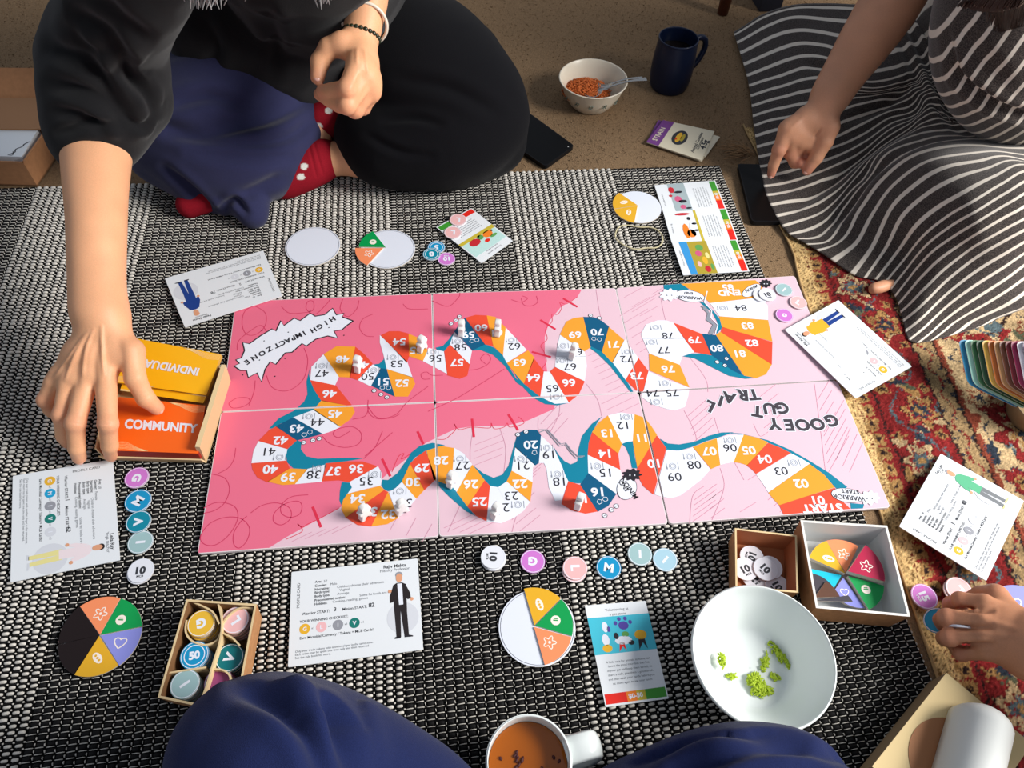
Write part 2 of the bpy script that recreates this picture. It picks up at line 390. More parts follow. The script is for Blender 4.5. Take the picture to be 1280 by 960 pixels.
# ================================================================= patterned carpet on the right
PA = U(1012, 390); PB = U(1170, 845); _d = (PA-PB)[:2]; _d = _d/np.linalg.norm(_d); _n = np.array([_d[1], -_d[0]])
def per_xy(s, t): return PB[0]+_n[0]*s+_d[0]*t, PB[1]+_n[1]*s+_d[1]*t
per = thing('patterned_rug', 'red and cream patterned wool rug with flowers along the right side', 'rug')
def persian():
    h = .0019; s = np.arange(0, .78, h); t = np.arange(-.13, 1.02, h); S, T = np.meshgrid(s, t, indexing='ij')
    r = np.random.default_rng(3)
    wv = np.where(T > .62, .004*np.sin((T-.62)*26), 0)*np.exp(-S*6)      # the border ripples near the far end
    X, Y = per_xy(S+wv, T)
    P3 = np.stack([S, T, 0*S], -1)
    S2 = S+(vnoise(P3, 130, 1)-.5)*.007; T2 = T+(vnoise(P3, 130, 2)-.5)*.007
    S2 += r.normal(0, .0013, S.shape); T2 += r.normal(0, .0013, S.shape)
    C = np.zeros(S.shape+(3,))
    cream, red, navy, gold, tan, teal, dark, rust, green = [np.array(lin(c)[:3]) for c in ((178, 152, 114), (122, 36, 36), (44, 50, 60), (150, 114, 70), (150, 124, 88), (78, 92, 96), (46, 31, 29), (124, 60, 44), (84, 86, 66))]
    def put(m, c): C[m] = c
    put(S2 < .026, np.array(lin((196, 164, 112))[:3])); put((S2 >= .004) & (S2 < .0055), gold*.6); put((S2 > .013) & (S2 < .0145), gold*.55); put((S2 > .02) & (S2 < .0215), rust*.6)
    b1 = (S2 >= .026) & (S2 < .042); put(b1, gold); put(b1 & (np.sin(T2*2*math.pi/.024)*np.cos((S2-.034)*300) > .55), dark); put(b1 & (np.sin(T2*2*math.pi/.024) < -.8), red)
    put((S2 >= .042) & (S2 < .05), red); put((S2 >= .05) & (S2 < .053), dark)
    b2 = (S2 >= .053) & (S2 < .135); put(b2, red)
    put((S2 >= .135) & (S2 < .139), dark); b3 = (S2 >= .139) & (S2 < .168); put(b3, tan)
    put(b3 & (np.abs(S2-.1535-.006*np.sin(T2*2*math.pi/.05)) < .0018), red); put(b3 & (np.cos(T2*2*math.pi/.025)*np.cos((S2-.1535)*260) > .82), navy)
    put((S2 >= .168) & (S2 < .172), dark); put((S2 >= .172) & (S2 < .179), rust)
    b4 = (S2 >= .179) & (S2 < .36); put(b4, cream)
    put((S2 >= .36) & (S2 < .366), dark); b5 = (S2 >= .366) & (S2 < .395); put(b5, gold); put(b5 & (np.sin(T2*2*math.pi/.03) > .5), navy)
    b6 = S2 >= .395; put(b6, red*.9)
    def flower(m, cs, ct, R, n, cols, ph=0):
        dx, dy = S2-cs, T2-ct; rr = np.hypot(dx, dy); an = np.arctan2(dy, dx)
        for f, c in cols: put(m & (rr < R*f*(.8+.2*np.cos(n*an+ph))), c)
    def leaf(m, cs, ct, a, b, th, c):
        dx, dy = S2-cs, T2-ct; q = dx*math.cos(th)+dy*math.sin(th); w_ = -dx*math.sin(th)+dy*math.cos(th)
        put(m & ((q/a)**2+(w_/b)**2+.6*q/a*0 < 1), c)
    def vine(m, c0, amp, per_, ph, wd, c): put(m & (np.abs(S2-c0-amp*np.sin(T2*2*math.pi/per_+ph)) < wd), c)
    vine(b2, .094, .026, .16, 0, .0028, cream); vine(b2, .094, .026, .16, math.pi, .002, teal)
    k = 0
    for ct in np.arange(-.2, 1.02, .08):
        k += 1; cs = .094+.012*(-1)**k
        flower(b2, cs, ct, .03, 6, [(1, dark), (.92, cream if k % 2 else gold), (.62, red), (.5, teal if k % 2 else navy), (.22, gold)], k)
        for j in range(5):
            th = r.uniform(0, 6.28); rr_ = r.uniform(.03, .045); leaf(b2, cs+rr_*math.cos(th), ct+rr_*math.sin(th), .012, .005, th+1, [cream, green, navy, gold, teal][j])
        for sg in (-1, 1): flower(b2, .094+sg*.03, ct+.04, .009, 4, [(1, gold), (.5, dark)], k)
    vine(b4, .268, .055, .26, .5, .0045, dark); vine(b4, .268, .055, .26, .5+math.pi, .0035, teal); vine(b4, .268, .08, .13, 1.5, .0022, navy)
    k = 0
    for ct in np.arange(-.2, 1.02, .13):
        k += 1; cs = .268+.02*(-1)**k
        for j in range(9):
            th = j*6.28/9+r.uniform(0, .4); rr_ = r.uniform(.056, .078); leaf(b4, cs+rr_*math.cos(th), ct+rr_*math.sin(th)*.85, .02, .009, th+.9, [red, green, teal, red, rust, navy, red, gold, teal][j])
        flower(b4, cs, ct, .056, 8, [(1, dark), (.95, red), (.62, cream), (.5, gold), (.34, navy), (.16, teal)], k)
        flower(b4, .268-.06*(-1)**k, ct+.055, .026, 5, [(1, navy), (.9, red), (.5, gold), (.25, dark)], k)
        flower(b4, .268+.065*(-1)**k, ct+.06, .022, 6, [(1, rust), (.7, cream), (.4, navy)], k)
        for j in range(6): leaf(b4, r.uniform(.19, .35), ct+r.uniform(0, .12), .013, .005, r.uniform(0, 3), [green, navy, red, rust, teal, red][j])
    for ct in np.arange(-.2, 1.02, .1):
        flower(b6, .47+.03*math.sin(ct*40), ct, .034, 7, [(1, navy), (.85, cream), (.5, rust), (.25, navy)], ct); flower(b6, .56, ct+.05, .03, 5, [(1, cream), (.6, teal), (.3, red)], ct)
        flower(b6, .66, ct, .04, 8, [(1, gold), (.6, navy), (.3, cream)], ct)
    C *= (.72+.56*vnoise(P3, 60, 5)[..., None])*(1+r.normal(0, .22, S.shape)[..., None]).clip(.4, 1.7)
    base = .0022+.0055*np.clip((S-.05)/.04, 0, 1); Z = base+(vnoise(P3, 420, 7)-.5)*.0018+r.normal(0, .0003, S.shape)+.002*np.maximum(0, vnoise(P3, 9, 8)-.55)
    Z = np.where(S < .004, .002, Z); Z += np.where(T > .62, .004*(.5+.5*np.sin((T-.62)*26+1))*np.clip((T-.64)*20,0,1), 0)*np.exp(-S*9)
    n0, n1 = S.shape; V = np.stack([X, Y, Z], -1).reshape(-1, 3); i = np.arange(n0*n1).reshape(n0, n1)
    F = np.stack([i[:-1, :-1], i[1:, :-1], i[1:, 1:], i[:-1, 1:]], -1).reshape(-1, 4)
    mesh_np('wool_pile', V, F, vcol_mat('rug_wool', .95, .08, .25, 900, .5), per, True, col=C.reshape(-1, 3).clip(0, 1))
    # cream woven edging
    mbb = MB(); P = []
    for tt in np.arange(-.13, 1.03, .02):
        q = (.004*math.sin((tt-.62)*26) if tt > .62 else 0); zz = .0022+(.004*(.5+.5*math.sin((tt-.62)*26+1)) if tt > .66 else 0)
        x, y = per_xy(q, tt); P.append((x, y, zz))
    mbb.tube(P, .0018, 8); mbb.build('edge_cord', mat('rug_edge', (178, 146, 100), .9), per, True)
persian()
# ================================================================= game board
ZB = .0085                       # printed surface
ND = {(0,0):(246,692.5),(0,1):(276,515),(0,2):(294,376.5),(1,0):(548.8,671),(1,1):(543.5,503),(1,2):(540,366.5),
(2,0):(836,655),(2,1):(798.6,490.6),(2,2):(769.7,359.8),(3,0):(1113.5,634.5),(3,1):(1046.5,475),(3,2):(993.5,344.5)}
NDW = {k: U(*v, ZB) for k, v in ND.items()}
board = thing('game_board', 'large pink folding board game of six panels with a winding numbered trail', 'board game')
b_white = mat('board_core', (232, 222, 224), .6); PINK = mat('print_deep_pink', (233, 112, 140), .38, .4); PALE = mat('print_pale_pink', (229, 194, 207), .38, .4)
P_O = mat('print_orange', (243, 160, 48), .4, .4); P_R = mat('print_red', (233, 78, 52), .4, .4); P_W = mat('print_white', (232, 236, 246), .4, .4)
P_T = mat('print_deep_teal', (8, 88, 126), .4, .4); P_B = mat('print_teal', (10, 128, 156), .4, .4); P_K = mat('print_ink', (38, 36, 44), .5)
P_L = mat('print_line_pink', (204, 52, 92), .4); P_L2 = mat('print_line_pale', (206, 140, 165), .4); P_RB = mat('print_bar_red', (220, 48, 76), .4); P_G = mat('print_grey', (140, 146, 158), .5)
PANELS = []      # print areas for clipping
for i in range(3):
    for j in range(2):
        Q = [NDW[(i, j)], NDW[(i+1, j)], NDW[(i+1, j+1)], NDW[(i, j+1)]]
        rt = .0012 if (i, j) == (2, 0) else .0004
        ds = [.0011 if (i == 2 and j == 1) else .0003, .0009 if (j == 0 and i == 1) else .0003, rt, .0009 if (i == 2 and j == 0) else .0004]
        S_ = rounded(inset(Q, ds), .005); mbp = MB(); mbp.prism(S_, .0042, ZB-.0001)
        p = mbp.build('board_panel', b_white, board)
        rim = [.0010, .0011, .0009, .0011]
        if (i, j) == (2, 0): rim = [.0008, .0006, .0003, .0003]
        if (i, j) == (2, 1): rim = [.0003, .0006, .0006, .0009]
        PR = inset(Q, [a+b for a, b in zip(ds, rim)]); PANELS.append((PR, p))
        mbp = MB(); mbp.poly(rounded(PR, .0045), ZB); mbp.build('printed_face', PALE, p)
def Zc(o, pts): return [(o[0]+x/6.4, o[1]+y/6.4) for x, y in pts]
def W2(pp, z=ZB): return [U(x, y, z) for x, y in pp]
def printed(name, pp, z, m, parent=board, smooth_=False):
    pp = catmull(pp, 5, True) if smooth_ else pp
    W_ = W2(pp); mb = MB()
    for PR, p in PANELS:
        c = clip(W_, PR)
        if len(c) >= 3: mb.poly(c, z)
    return mb.build(name, m, parent) if mb.v else None
cA, cB, cC, cD, cE, cF, cG, cH, cI, cJ, cK, cL = (280, 390), (300, 500), (400, 540), (460, 380), (600, 370), (720, 380), (830, 340), (520, 520), (640, 500), (780, 490), (920, 500), (860, 470)
bound = [(340, 686), (357, 672), (393, 652), (424, 635), (450, 618), (478, 598), (486, 591), (510, 572), (530, 555), (546, 547), (570, 536), (591, 533), (634, 532), (659, 526), (693, 511), (694, 503), (684, 464), (681, 443), (681, 421), (687, 401), (701, 384), (722, 371), (731, 361)]
# deep pink zone, split in simple pieces so each stays well-formed
printed('printed_zone', [(731, 355), (722, 371), (701, 384), (687, 401), (681, 421), (681, 443), (684, 464), (694, 503), (693, 511), (659, 526), (634, 532), (591, 533), (570, 536), (546, 547), (530, 555), (510, 572), (486, 591), (478, 598), (450, 618), (424, 635), (393, 652), (357, 672), (325, 692), (230, 705), (285, 355)], ZB+.00012, PINK)
# scribbles
def strokes(name, L, wd, z, m, closed=False, sm=True):
    for k, pp in enumerate(L):
        q = catmull(pp, 7, closed) if sm and len(pp) > 2 else pp
        MB().stroke(W2(q), wd, z+k*2e-6, 0, closed).build(name, m, board)
o7 = (240, 560); o5 = (280, 360)
LOOPS = [Zc(o7, [(150, 207), (260, 240), (300, 330), (260, 440), (180, 500), (95, 522)]), Zc(o7, [(95, 480), (180, 440), (270, 440), (350, 480), (365, 570), (300, 690), (200, 770), (120, 778), (70, 740), (80, 680), (150, 600), (270, 555), (390, 565), (460, 640), (440, 740), (380, 800), (335, 770), (335, 680), (390, 590), (440, 545)]),
 Zc(o7, [(470, 520), (560, 460), (680, 440), (780, 480), (790, 560), (720, 615), (655, 590), (660, 520), (740, 450), (840, 425), (880, 460), (860, 530), (780, 555), (715, 520), (720, 450), (800, 390), (930, 375)]),
 Zc(o7, [(350, 0), (335, 90), (290, 160), (210, 205)]), Zc(o5, [(240, 140), (330, 200), (330, 300), (260, 370), (180, 370), (145, 290), (165, 190), (240, 140)]), Zc(o5, [(340, 350), (300, 300), (230, 330), (120, 420), (105, 500)]),
 Zc(o5, [(640, 480), (670, 580), (640, 720), (560, 800), (470, 825), (380, 790), (340, 700)]), Zc(o5, [(250, 740), (240, 830), (200, 940)]), Zc(o5, [(50, 910), (110, 880), (190, 880), (205, 915), (150, 950), (70, 960), (40, 930), (50, 910)]),
 Zc(o5, [(460, 150), (520, 200), (620, 200), (710, 180), (715, 110), (670, 110), (660, 170), (730, 210), (820, 130), (850, 90)]), Zc(o5, [(950, 90), (930, 170), (990, 230), (1060, 170), (1080, 100)]), Zc(o5, [(1190, 210), (1110, 250), (1085, 320), (1130, 380), (1200, 390)]),
 [(540, 376), (560, 383), (573, 372), (575, 366)], Zc(cD, [(280, 0), (330, 40), (480, 40)]), Zc(cD, [(500, 600), (440, 600), (425, 560), (470, 545), (510, 570), (600, 570)]), Zc(cD, [(0, 820), (60, 900), (130, 915), (230, 880), (320, 780), (480, 660)]), Zc(cD, [(480, 860), (700, 760), (900, 640), (1090, 520)]),
 Zc(cD, [(940, 480), (900, 440), (940, 400), (980, 430), (960, 480), (880, 520), (800, 530)]), Zc(cE, [(250, 30), (330, 50), (380, 20), (340, 0)]), Zc(cE, [(330, 20), (350, 70), (410, 80), (460, 50), (450, 0)]), Zc(cB, [(660, 290), (720, 350), (840, 380), (950, 350), (970, 270), (900, 215), (790, 230), (745, 270), (790, 300), (880, 250)]),
 Zc(cB, [(990, 470), (1080, 380), (1140, 250)]), Zc(cB, [(1000, 450), (1220, 260)]), Zc(cB, [(1025, 0), (1030, 100), (1100, 150), (1220, 140), (1280, 110)]), Zc(cB, [(900, 155), (1000, 130), (1030, 60)])]
strokes('printed_scribble', LOOPS, .0010, ZB+.0002, P_L)
# membrane hatching of the pale zone: wavy wall lines and slanted hatch strokes
WALLS = [[(745, 362), (752, 400), (768, 430), (795, 470)], [(826, 372), (832, 400), (845, 425), (880, 470), (885, 490)], [(733, 480), (747, 500), (752, 520)], [(855, 513), (870, 545), (868, 570)], [(893, 522), (901, 545), (930, 600)], [(942, 530), (950, 545), (960, 540)], [(1018, 480), (1026, 540), (1032, 590), (1038, 610)],
 [(592, 534), (588, 560), (588, 585)], [(625, 536), (632, 560), (630, 590)], [(673, 522), (674, 540), (690, 560)], [(900, 585), (905, 610), (890, 650)], [(862, 655), (866, 620), (880, 608)], [(575, 632), (560, 665)], [(640, 650), (660, 625)], [(700, 505), (698, 520), (688, 540)], [(640, 665), (648, 640), (668, 615)]]
HAT = []
def hatch(x0, y0, x1, y1, n, dx, dy):
    for k in range(n):
        f = k/(n-1); HAT.append([(x0+(x1-x0)*f, y0+(y1-y0)*f), (x0+(x1-x0)*f+dx, y0+(y1-y0)*f+dy)])
hatch(775, 395, 800, 440, 6, 30, -18); hatch(780, 372, 800, 395, 3, 22, -12); hatch(735, 445, 760, 490, 7, 22, -10); hatch(752, 505, 765, 520, 3, 34, -16); hatch(860, 520, 868, 552, 5, 25, -22)
hatch(945, 500, 955, 535, 4, 25, -20); hatch(1030, 545, 1036, 590, 5, 25, -45); hatch(1045, 575, 1062, 590, 3, 18, -40); hatch(1022, 500, 1030, 540, 4, 15, -25); hatch(594, 556, 592, 582, 4, 36, -14); hatch(676, 530, 690, 545, 3, 20, -22)
hatch(868, 625, 866, 652, 5, 28, -20); hatch(886, 625, 888, 648, 3, 18, -13); hatch(555, 660, 585, 668, 4, 34, -16); hatch(645, 655, 650, 664, 2, 25, -20); hatch(820, 372, 845, 350, 3, -30, 18)
hatch(500, 640, 540, 655, 3, -12, 22); hatch(390, 665, 440, 655, 4, -25, 12); hatch(655, 605, 664, 590, 3, 16, -13); hatch(925, 640, 935, 600, 0+2, 20, -12); hatch(960, 625, 975, 640, 3, 14, -12)
HAT = [h for h in HAT]
strokes('printed_wall_line', WALLS, .0006, ZB+.00018, P_L2)
mb = MB()
for h in HAT: mb.stroke(W2(h), .0006, ZB+.00018)
mb.build('printed_hatching', P_L2, board)['kind'] = 'stuff'
strokes('printed_zone_edge', [[(424, 635), (400, 648), (385, 655), (378, 659), (372, 655), (378, 664), (358, 674)], [(490, 590), (498, 571), (505, 567), (502, 574), (520, 563)], [(546, 549), (556, 549), (565, 542), (570, 536), (568, 530), (574, 537), (590, 534), (612, 535), (614, 529), (618, 536), (630, 534), (634, 529), (638, 534), (655, 529), (648, 521)],
 [(694, 503), (688, 470), (678, 462), (683, 452), (680, 440), (676, 432), (684, 424), (682, 412), (690, 402), (690, 393), (697, 393), (702, 385), (700, 378), (708, 380), (722, 371)]], .0009, ZB+.0002, P_RB)
BARS = [Zc(o7, [(965, 470), (1032, 635)]), Zc(cC, [(497, 215), (563, 355)]), Zc(cC, [(780, -5), (828, 100)]), Zc((540, 500), [(320, 150), (335, 297)]), Zc((540, 500), [(610, 115), (688, 243)]), Zc(cE, [(665, 20), (780, 88)]), Zc(cE, [(482, 192), (605, 268)]), Zc(cE, [(415, 447), (568, 490)])]
for b in BARS: strokes('printed_bar', [b], .0034, ZB+.00025, P_RB, sm=False)
# teal shadow ribbons under the trail
RIB = [Zc(cJ, [(290, 375), (350, 412), (440, 420), (560, 400), (680, 350), (780, 324), (880, 322), (760, 364), (650, 397), (540, 442), (440, 470), (340, 462), (300, 420)]),
 Zc(cK, [(-80, 262), (40, 268), (255, 322), (435, 400), (590, 488), (740, 580), (890, 695), (860, 720), (800, 707), (700, 600), (590, 512), (440, 427), (255, 342), (40, 280)]), Zc(cK, [(915, 825), (1025, 835), (1015, 868), (920, 872)]),
 Zc(cI, [(722, 132), (640, 190), (560, 290), (530, 400), (524, 470), (540, 600), (612, 590), (604, 440), (615, 340), (640, 258), (690, 170)]),
 Zc(cI, [(335, 378), (375, 440), (420, 490), (470, 515), (510, 500), (530, 480), (560, 470), (606, 490), (612, 590), (600, 630), (550, 668), (490, 665), (450, 650), (420, 600), (395, 525), (360, 440)]),
 Zc(cI, [(880, 352), (920, 335), (967, 332), (975, 430), (1002, 548), (960, 545), (940, 450), (910, 380)]),
 Zc(cH, [(455, 395), (540, 460), (620, 495), (690, 470), (740, 400), (775, 270), (798, 190), (815, 260), (775, 430), (735, 525), (660, 575), (590, 562), (545, 512), (500, 450)]),
 Zc(cH, [(150, 508), (285, 562), (330, 610), (410, 725), (475, 800), (400, 762), (270, 650), (190, 570)]),
 Zc(cC, [(490, 425), (500, 382), (545, 385), (620, 330), (690, 230), (730, 165), (800, 110), (900, 87), (1000, 106), (935, 125), (845, 155), (760, 205), (715, 262), (665, 370), (640, 430), (600, 462), (545, 475), (510, 455)]),
 Zc(cC, [(175, 402), (240, 405), (256, 425), (258, 450), (222, 495), (185, 545), (170, 585), (155, 545), (160, 470)]),
 Zc(cB, [(455, 322), (492, 335), (488, 395), (530, 450), (620, 470), (750, 466), (900, 462), (985, 470), (840, 492), (690, 522), (550, 556), (430, 550), (378, 500), (368, 440), (385, 380)]),
 Zc(cA, [(690, 440), (660, 560), (668, 660), (640, 720), (560, 790), (440, 850), (362, 932), (410, 935), (450, 895), (560, 850), (715, 785), (785, 740), (785, 700), (740, 645), (695, 560), (680, 500)]),
 Zc(cD, [(40, 485), (90, 478), (125, 445), (130, 400), (95, 290), (102, 255), (130, 380), (158, 480), (152, 522), (100, 518)]),
 Zc(cD, [(540, 350), (600, 335), (650, 280), (692, 220), (665, 322), (612, 380), (560, 380)]),
 Zc(cD, [(828, 374), (890, 335), (940, 322), (1010, 350), (1080, 412), (1115, 478), (1180, 590), (1280, 690), (1190, 632), (1090, 492), (1000, 408), (900, 370)]),
 Zc(cE, [(262, 600), (350, 700), (480, 800), (560, 850), (640, 862), (715, 855), (620, 876), (520, 866), (420, 812), (330, 715)]),
 Zc(cE, [(868, 410), (910, 396), (975, 442), (1060, 532), (1165, 668), (1225, 765), (1215, 785), (1150, 700), (1040, 560), (940, 462)]),
 Zc(cG, [(145, 675), (220, 652), (300, 653), (380, 665), (545, 785), (640, 828), (730, 850), (650, 856), (520, 832), (380, 762), (240, 690)]),
 Zc(cG, [(280, 238), (330, 248), (400, 318), (455, 390), (462, 450), (420, 497), (425, 400), (385, 325)]),
 Zc(cG, [(-5, 104), (145, 92), (210, 150), (120, 152), (0, 140)])]
for k, r_ in enumerate(RIB): printed('trail_ribbon', r_, ZB+.0003+.000003*k, P_B)
# the 85 cells: number, colour, crop, outline, number place, plate place
TC = [
('01','R',cK,[(345,842),(560,772),(790,703),(830,790),(915,872),(640,894),(380,918)],(660,805),None),('02','O',cK,[(258,742),(420,628),(585,512),(700,595),(790,700),(560,772),(345,842),(305,800)],(520,670),None),
('03','W',cK,[(160,595),(300,512),(440,428),(515,465),(590,510),(420,625),(258,740),(215,670)],(362,570),(462,502)),('04','R',cK,[(85,525),(170,435),(255,345),(345,378),(438,425),(300,508),(160,592),(125,555)],(228,475),None),
('05','O',cL,[(365,690),(405,580),(445,470),(545,492),(640,530),(475,715),(420,698)],(485,597),None),('06','W',cL,[(257,712),(230,500),(330,474),(445,470),(365,690),(310,698)],(336,577),(335,515)),
('07','O',cL,[(40,570),(130,532),(230,500),(258,712),(185,745)],(168,603),None),('08','W',cJ,[(438,470),(500,460),(548,443),(690,622),(620,700),(530,770)],(562,585),(523,517)),
('09','W',cJ,[(342,462),(390,470),(438,470),(530,770),(450,828),(380,850),(300,838),(245,820)],(405,680),(388,595)),('10','R',cI,[(1160,285),(1235,387),(1185,570),(1130,757),(1050,690),(1005,610),(1000,550)],(1130,510),None),
('11','O',cI,[(980,115),(1060,142),(1115,210),(1160,280),(1003,547),(965,330)],(1038,305),None),('12','W',cI,[(768,125),(865,100),(980,117),(965,330),(920,335),(880,352)],(883,205),(915,138)),
('13','O',cI,[(640,258),(690,185),(768,125),(880,352),(850,432)],(757,268),None),('14','R',cI,[(605,440),(613,345),(640,260),(850,430),(866,560)],(738,430),None),
('15','W',cI,[(605,440),(868,560),(880,610),(835,752),(610,585)],(745,583),(682,530)),('16','T',cI,[(610,585),(835,752),(770,850),(685,895),(545,680)],(680,738),None),
('17','R',cI,[(450,650),(545,680),(685,893),(590,910),(480,885),(395,832)],(545,790),None),('18','W',cI,[(275,545),(400,530),(425,600),(450,650),(395,802),(345,808),(295,700)],(375,655),(363,595)),
('19','W',cI,[(232,285),(330,380),(400,530),(275,545),(255,505),(215,505)],(290,440),(280,385)),('20','T',cI,[(22,378),(40,270),(110,238),(200,240),(232,285),(215,505),(185,525)],(150,360),None),
('21','W',cH,[(795,248),(955,395),(935,410),(932,530),(765,438)],(862,398),(838,345)),('22','O',cH,[(765,438),(932,530),(915,685),(725,525)],(832,545),None),
('23','W',cH,[(725,525),(913,688),(860,760),(785,815),(655,572)],(765,640),(815,710)),('24','W',cH,[(592,560),(655,570),(785,815),(680,858),(565,845)],(690,735),None),
('25','R',cH,[(550,515),(592,560),(565,842),(480,800),(410,725)],(508,688),None),('26','O',cH,[(450,390),(500,450),(550,515),(410,725),(325,610)],(440,548),None),
('27','W',cH,[(305,255),(380,300),(450,387),(325,608),(285,560)],(372,398),(352,345)),('28','O',cH,[(85,278),(200,240),(305,257),(285,562),(140,510)],(200,358),None),
('29','R',cC,[(720,255),(775,200),(845,150),(930,375),(835,468)],(815,290),None),('30','O',cC,[(655,398),(720,255),(835,465),(770,535)],(742,402),None),
('31','W',cC,[(552,482),(605,450),(655,400),(770,535),(700,620),(625,690)],(690,570),(640,475)),('32','O',cC,[(545,480),(625,690),(540,738),(410,757)],(545,660),None),
('33','R',cC,[(513,465),(545,480),(410,757),(300,745),(205,685)],(400,640),None),('34','O',cC,[(480,432),(515,463),(205,688),(172,620),(185,545),(220,495)],(300,535),None),
('35','W',cC,[(465,275),(492,325),(490,425),(220,495),(256,445),(235,402)],(372,395),(438,342)),('36','R',cC,[(215,235),(340,236),(462,275),(235,402),(150,388)],(288,297),None),
('37','R',cC,[(45,252),(215,235),(150,388),(15,396)],(105,315),None),('38','W',cB,[(540,552),(690,516),(655,655),(440,675)],(590,600),(630,548)),
('39','O',cB,[(400,548),(540,555),(440,675),(340,682),(220,655)],(385,618),None),('40','R',cB,[(92,508),(370,485),(400,548),(218,660),(140,622),(100,560)],(245,555),None),
('41','W',cB,[(148,330),(380,395),(368,450),(370,485),(92,506),(108,410)],(240,415),(318,458)),('42','R',cB,[(148,328),(235,240),(290,213),(455,325),(380,393)],(325,325),None),
('43','T',cB,[(285,212),(425,140),(662,272),(590,292),(455,325)],(455,230),None),('44','W',cB,[(425,140),(595,78),(805,216),(735,250),(665,273)],(622,180),(552,132)),
('45','O',cA,[(780,708),(1030,758),(1048,800),(1010,862),(925,920),(715,785)],(890,815),None),('46','R',cA,[(690,545),(895,588),(1032,757),(780,712),(720,620)],(845,655),None),
('47','W',cA,[(795,340),(920,520),(890,587),(690,545),(700,440)],(785,492),(782,432)),('48','O',cA,[(797,338),(900,275),(1050,278),(1010,525),(920,522)],(950,380),None),
('49','R',cA,[(1050,278),(1125,340),(1190,415),(1070,547),(1005,525)],(1105,425),None),('50','W',cA,[(1190,420),(1255,455),(1175,597),(1070,545)],(1150,518),(1198,468)),
('51','T',cD,[(100,515),(150,520),(215,742),(25,655)],(125,622),None),('52','O',cD,[(150,520),(357,587),(378,640),(320,742),(215,742)],(272,635),None),
('53','W',cD,[(95,250),(315,465),(357,590),(150,520),(122,400),(95,310)],(232,480),(200,428)),('54','R',cD,[(102,252),(170,218),(250,218),(325,237),(330,420),(310,472)],(250,305),None),
('55','O',cD,[(325,238),(400,270),(465,345),(480,370),(440,457),(330,420)],(385,372),None),('56','W',cD,[(485,352),(607,380),(632,560),(440,458)],(540,437),(520,385)),
('57','R',cD,[(655,325),(815,485),(795,575),(735,600),(635,572),(610,378)],(710,470),None),('58','W',cD,[(690,225),(832,375),(812,483),(655,323)],(740,348),(718,300)),
('59','T',cD,[(740,150),(775,112),(937,325),(835,372),(690,222)],(803,248),None),('60','R',cD,[(778,112),(860,88),(950,93),(1002,337),(935,325)],(905,193),None),
('61','O',cD,[(950,92),(1020,105),(1102,190),(1080,412),(1000,335)],(1035,235),None),('62','W',cD,[(1102,190),(1272,370),(1110,472),(1080,415)],(1170,340),(1148,290)),
('63','O',cE,[(215,537),(385,435),(437,495),(350,702),(270,610)],(318,535),None),('64','R',cE,[(430,498),(510,602),(482,808),(350,702)],(428,655),None),
('65','W',cE,[(510,605),(560,607),(712,856),(600,864),(482,808)],(580,742),(610,808)),('66','R',cE,[(600,568),(838,685),(790,790),(710,852),(558,606)],(710,697),None),
('67','W',cE,[(608,483),(845,483),(855,560),(838,683),(600,570)],(720,568),(657,517)),('68','W',cE,[(640,310),(835,442),(846,485),(608,485),(620,390)],(772,450),(665,400)),
('69','O',cE,[(638,310),(690,205),(755,175),(825,168),(885,412),(835,445)],(760,312),None),('70','T',cE,[(825,168),(910,170),(975,200),(1032,245),(975,447),(885,402)],(935,290),None),
('71','O',cE,[(1030,247),(1155,355),(1060,537),(975,447)],(1068,388),None),('72','W',cF,[(390,283),(500,435),(395,607),(290,465)],(405,442),(410,385)),
('73','R',cF,[(500,433),(580,537),(535,705),(480,692),(395,607)],(485,575),None),('74','W',cF,[(578,538),(700,597),(715,690),(728,842),(600,800),(520,742),(545,680)],(612,715),(645,785)),
('75','W',cF,[(700,597),(907,672),(897,740),(870,825),(790,852),(728,842),(715,690)],(770,712),(712,635)),('76','O',cF,[(583,398),(830,488),(907,668),(588,533)],(735,522),None),
('77','W',cF,[(532,275),(860,275),(947,385),(850,420),(828,487),(585,397)],(700,370),(605,307)),('78','W',cF,[(520,240),(560,165),(650,132),(720,132),(778,150),(862,277),(530,277)],(735,255),(638,190)),
('79','R',cF,[(778,150),(1005,240),(1087,412),(945,386)],(945,288),None),('80','T',cG,[(303,495),(415,505),(632,828),(545,788),(375,662)],(422,612),None),
('81','O',cG,[(413,505),(450,480),(862,740),(815,820),(740,850),(640,830)],(610,655),None),('82','R',cG,[(463,440),(867,562),(862,742),(453,482)],(703,570),None),
('83','O',cG,[(440,355),(832,385),(867,558),(463,442)],(668,432),None),('84','W',cG,[(368,250),(765,203),(830,270),(832,386),(443,356)],(615,290),(468,290)),
('85','O',cG,[(135,95),(730,66),(790,120),(765,205),(368,250),(300,180),(190,130)],(510,125),None)]
CM = dict(O=P_O, R=P_R, W=P_W, T=P_T)
def bang(px, py):   # direction of the board's reading line (text is upside down for the camera)
    a = U(px, py, ZB); b = U(px-20, py+.7, ZB); return math.atan2(b[1]-a[1], b[0]-a[0])
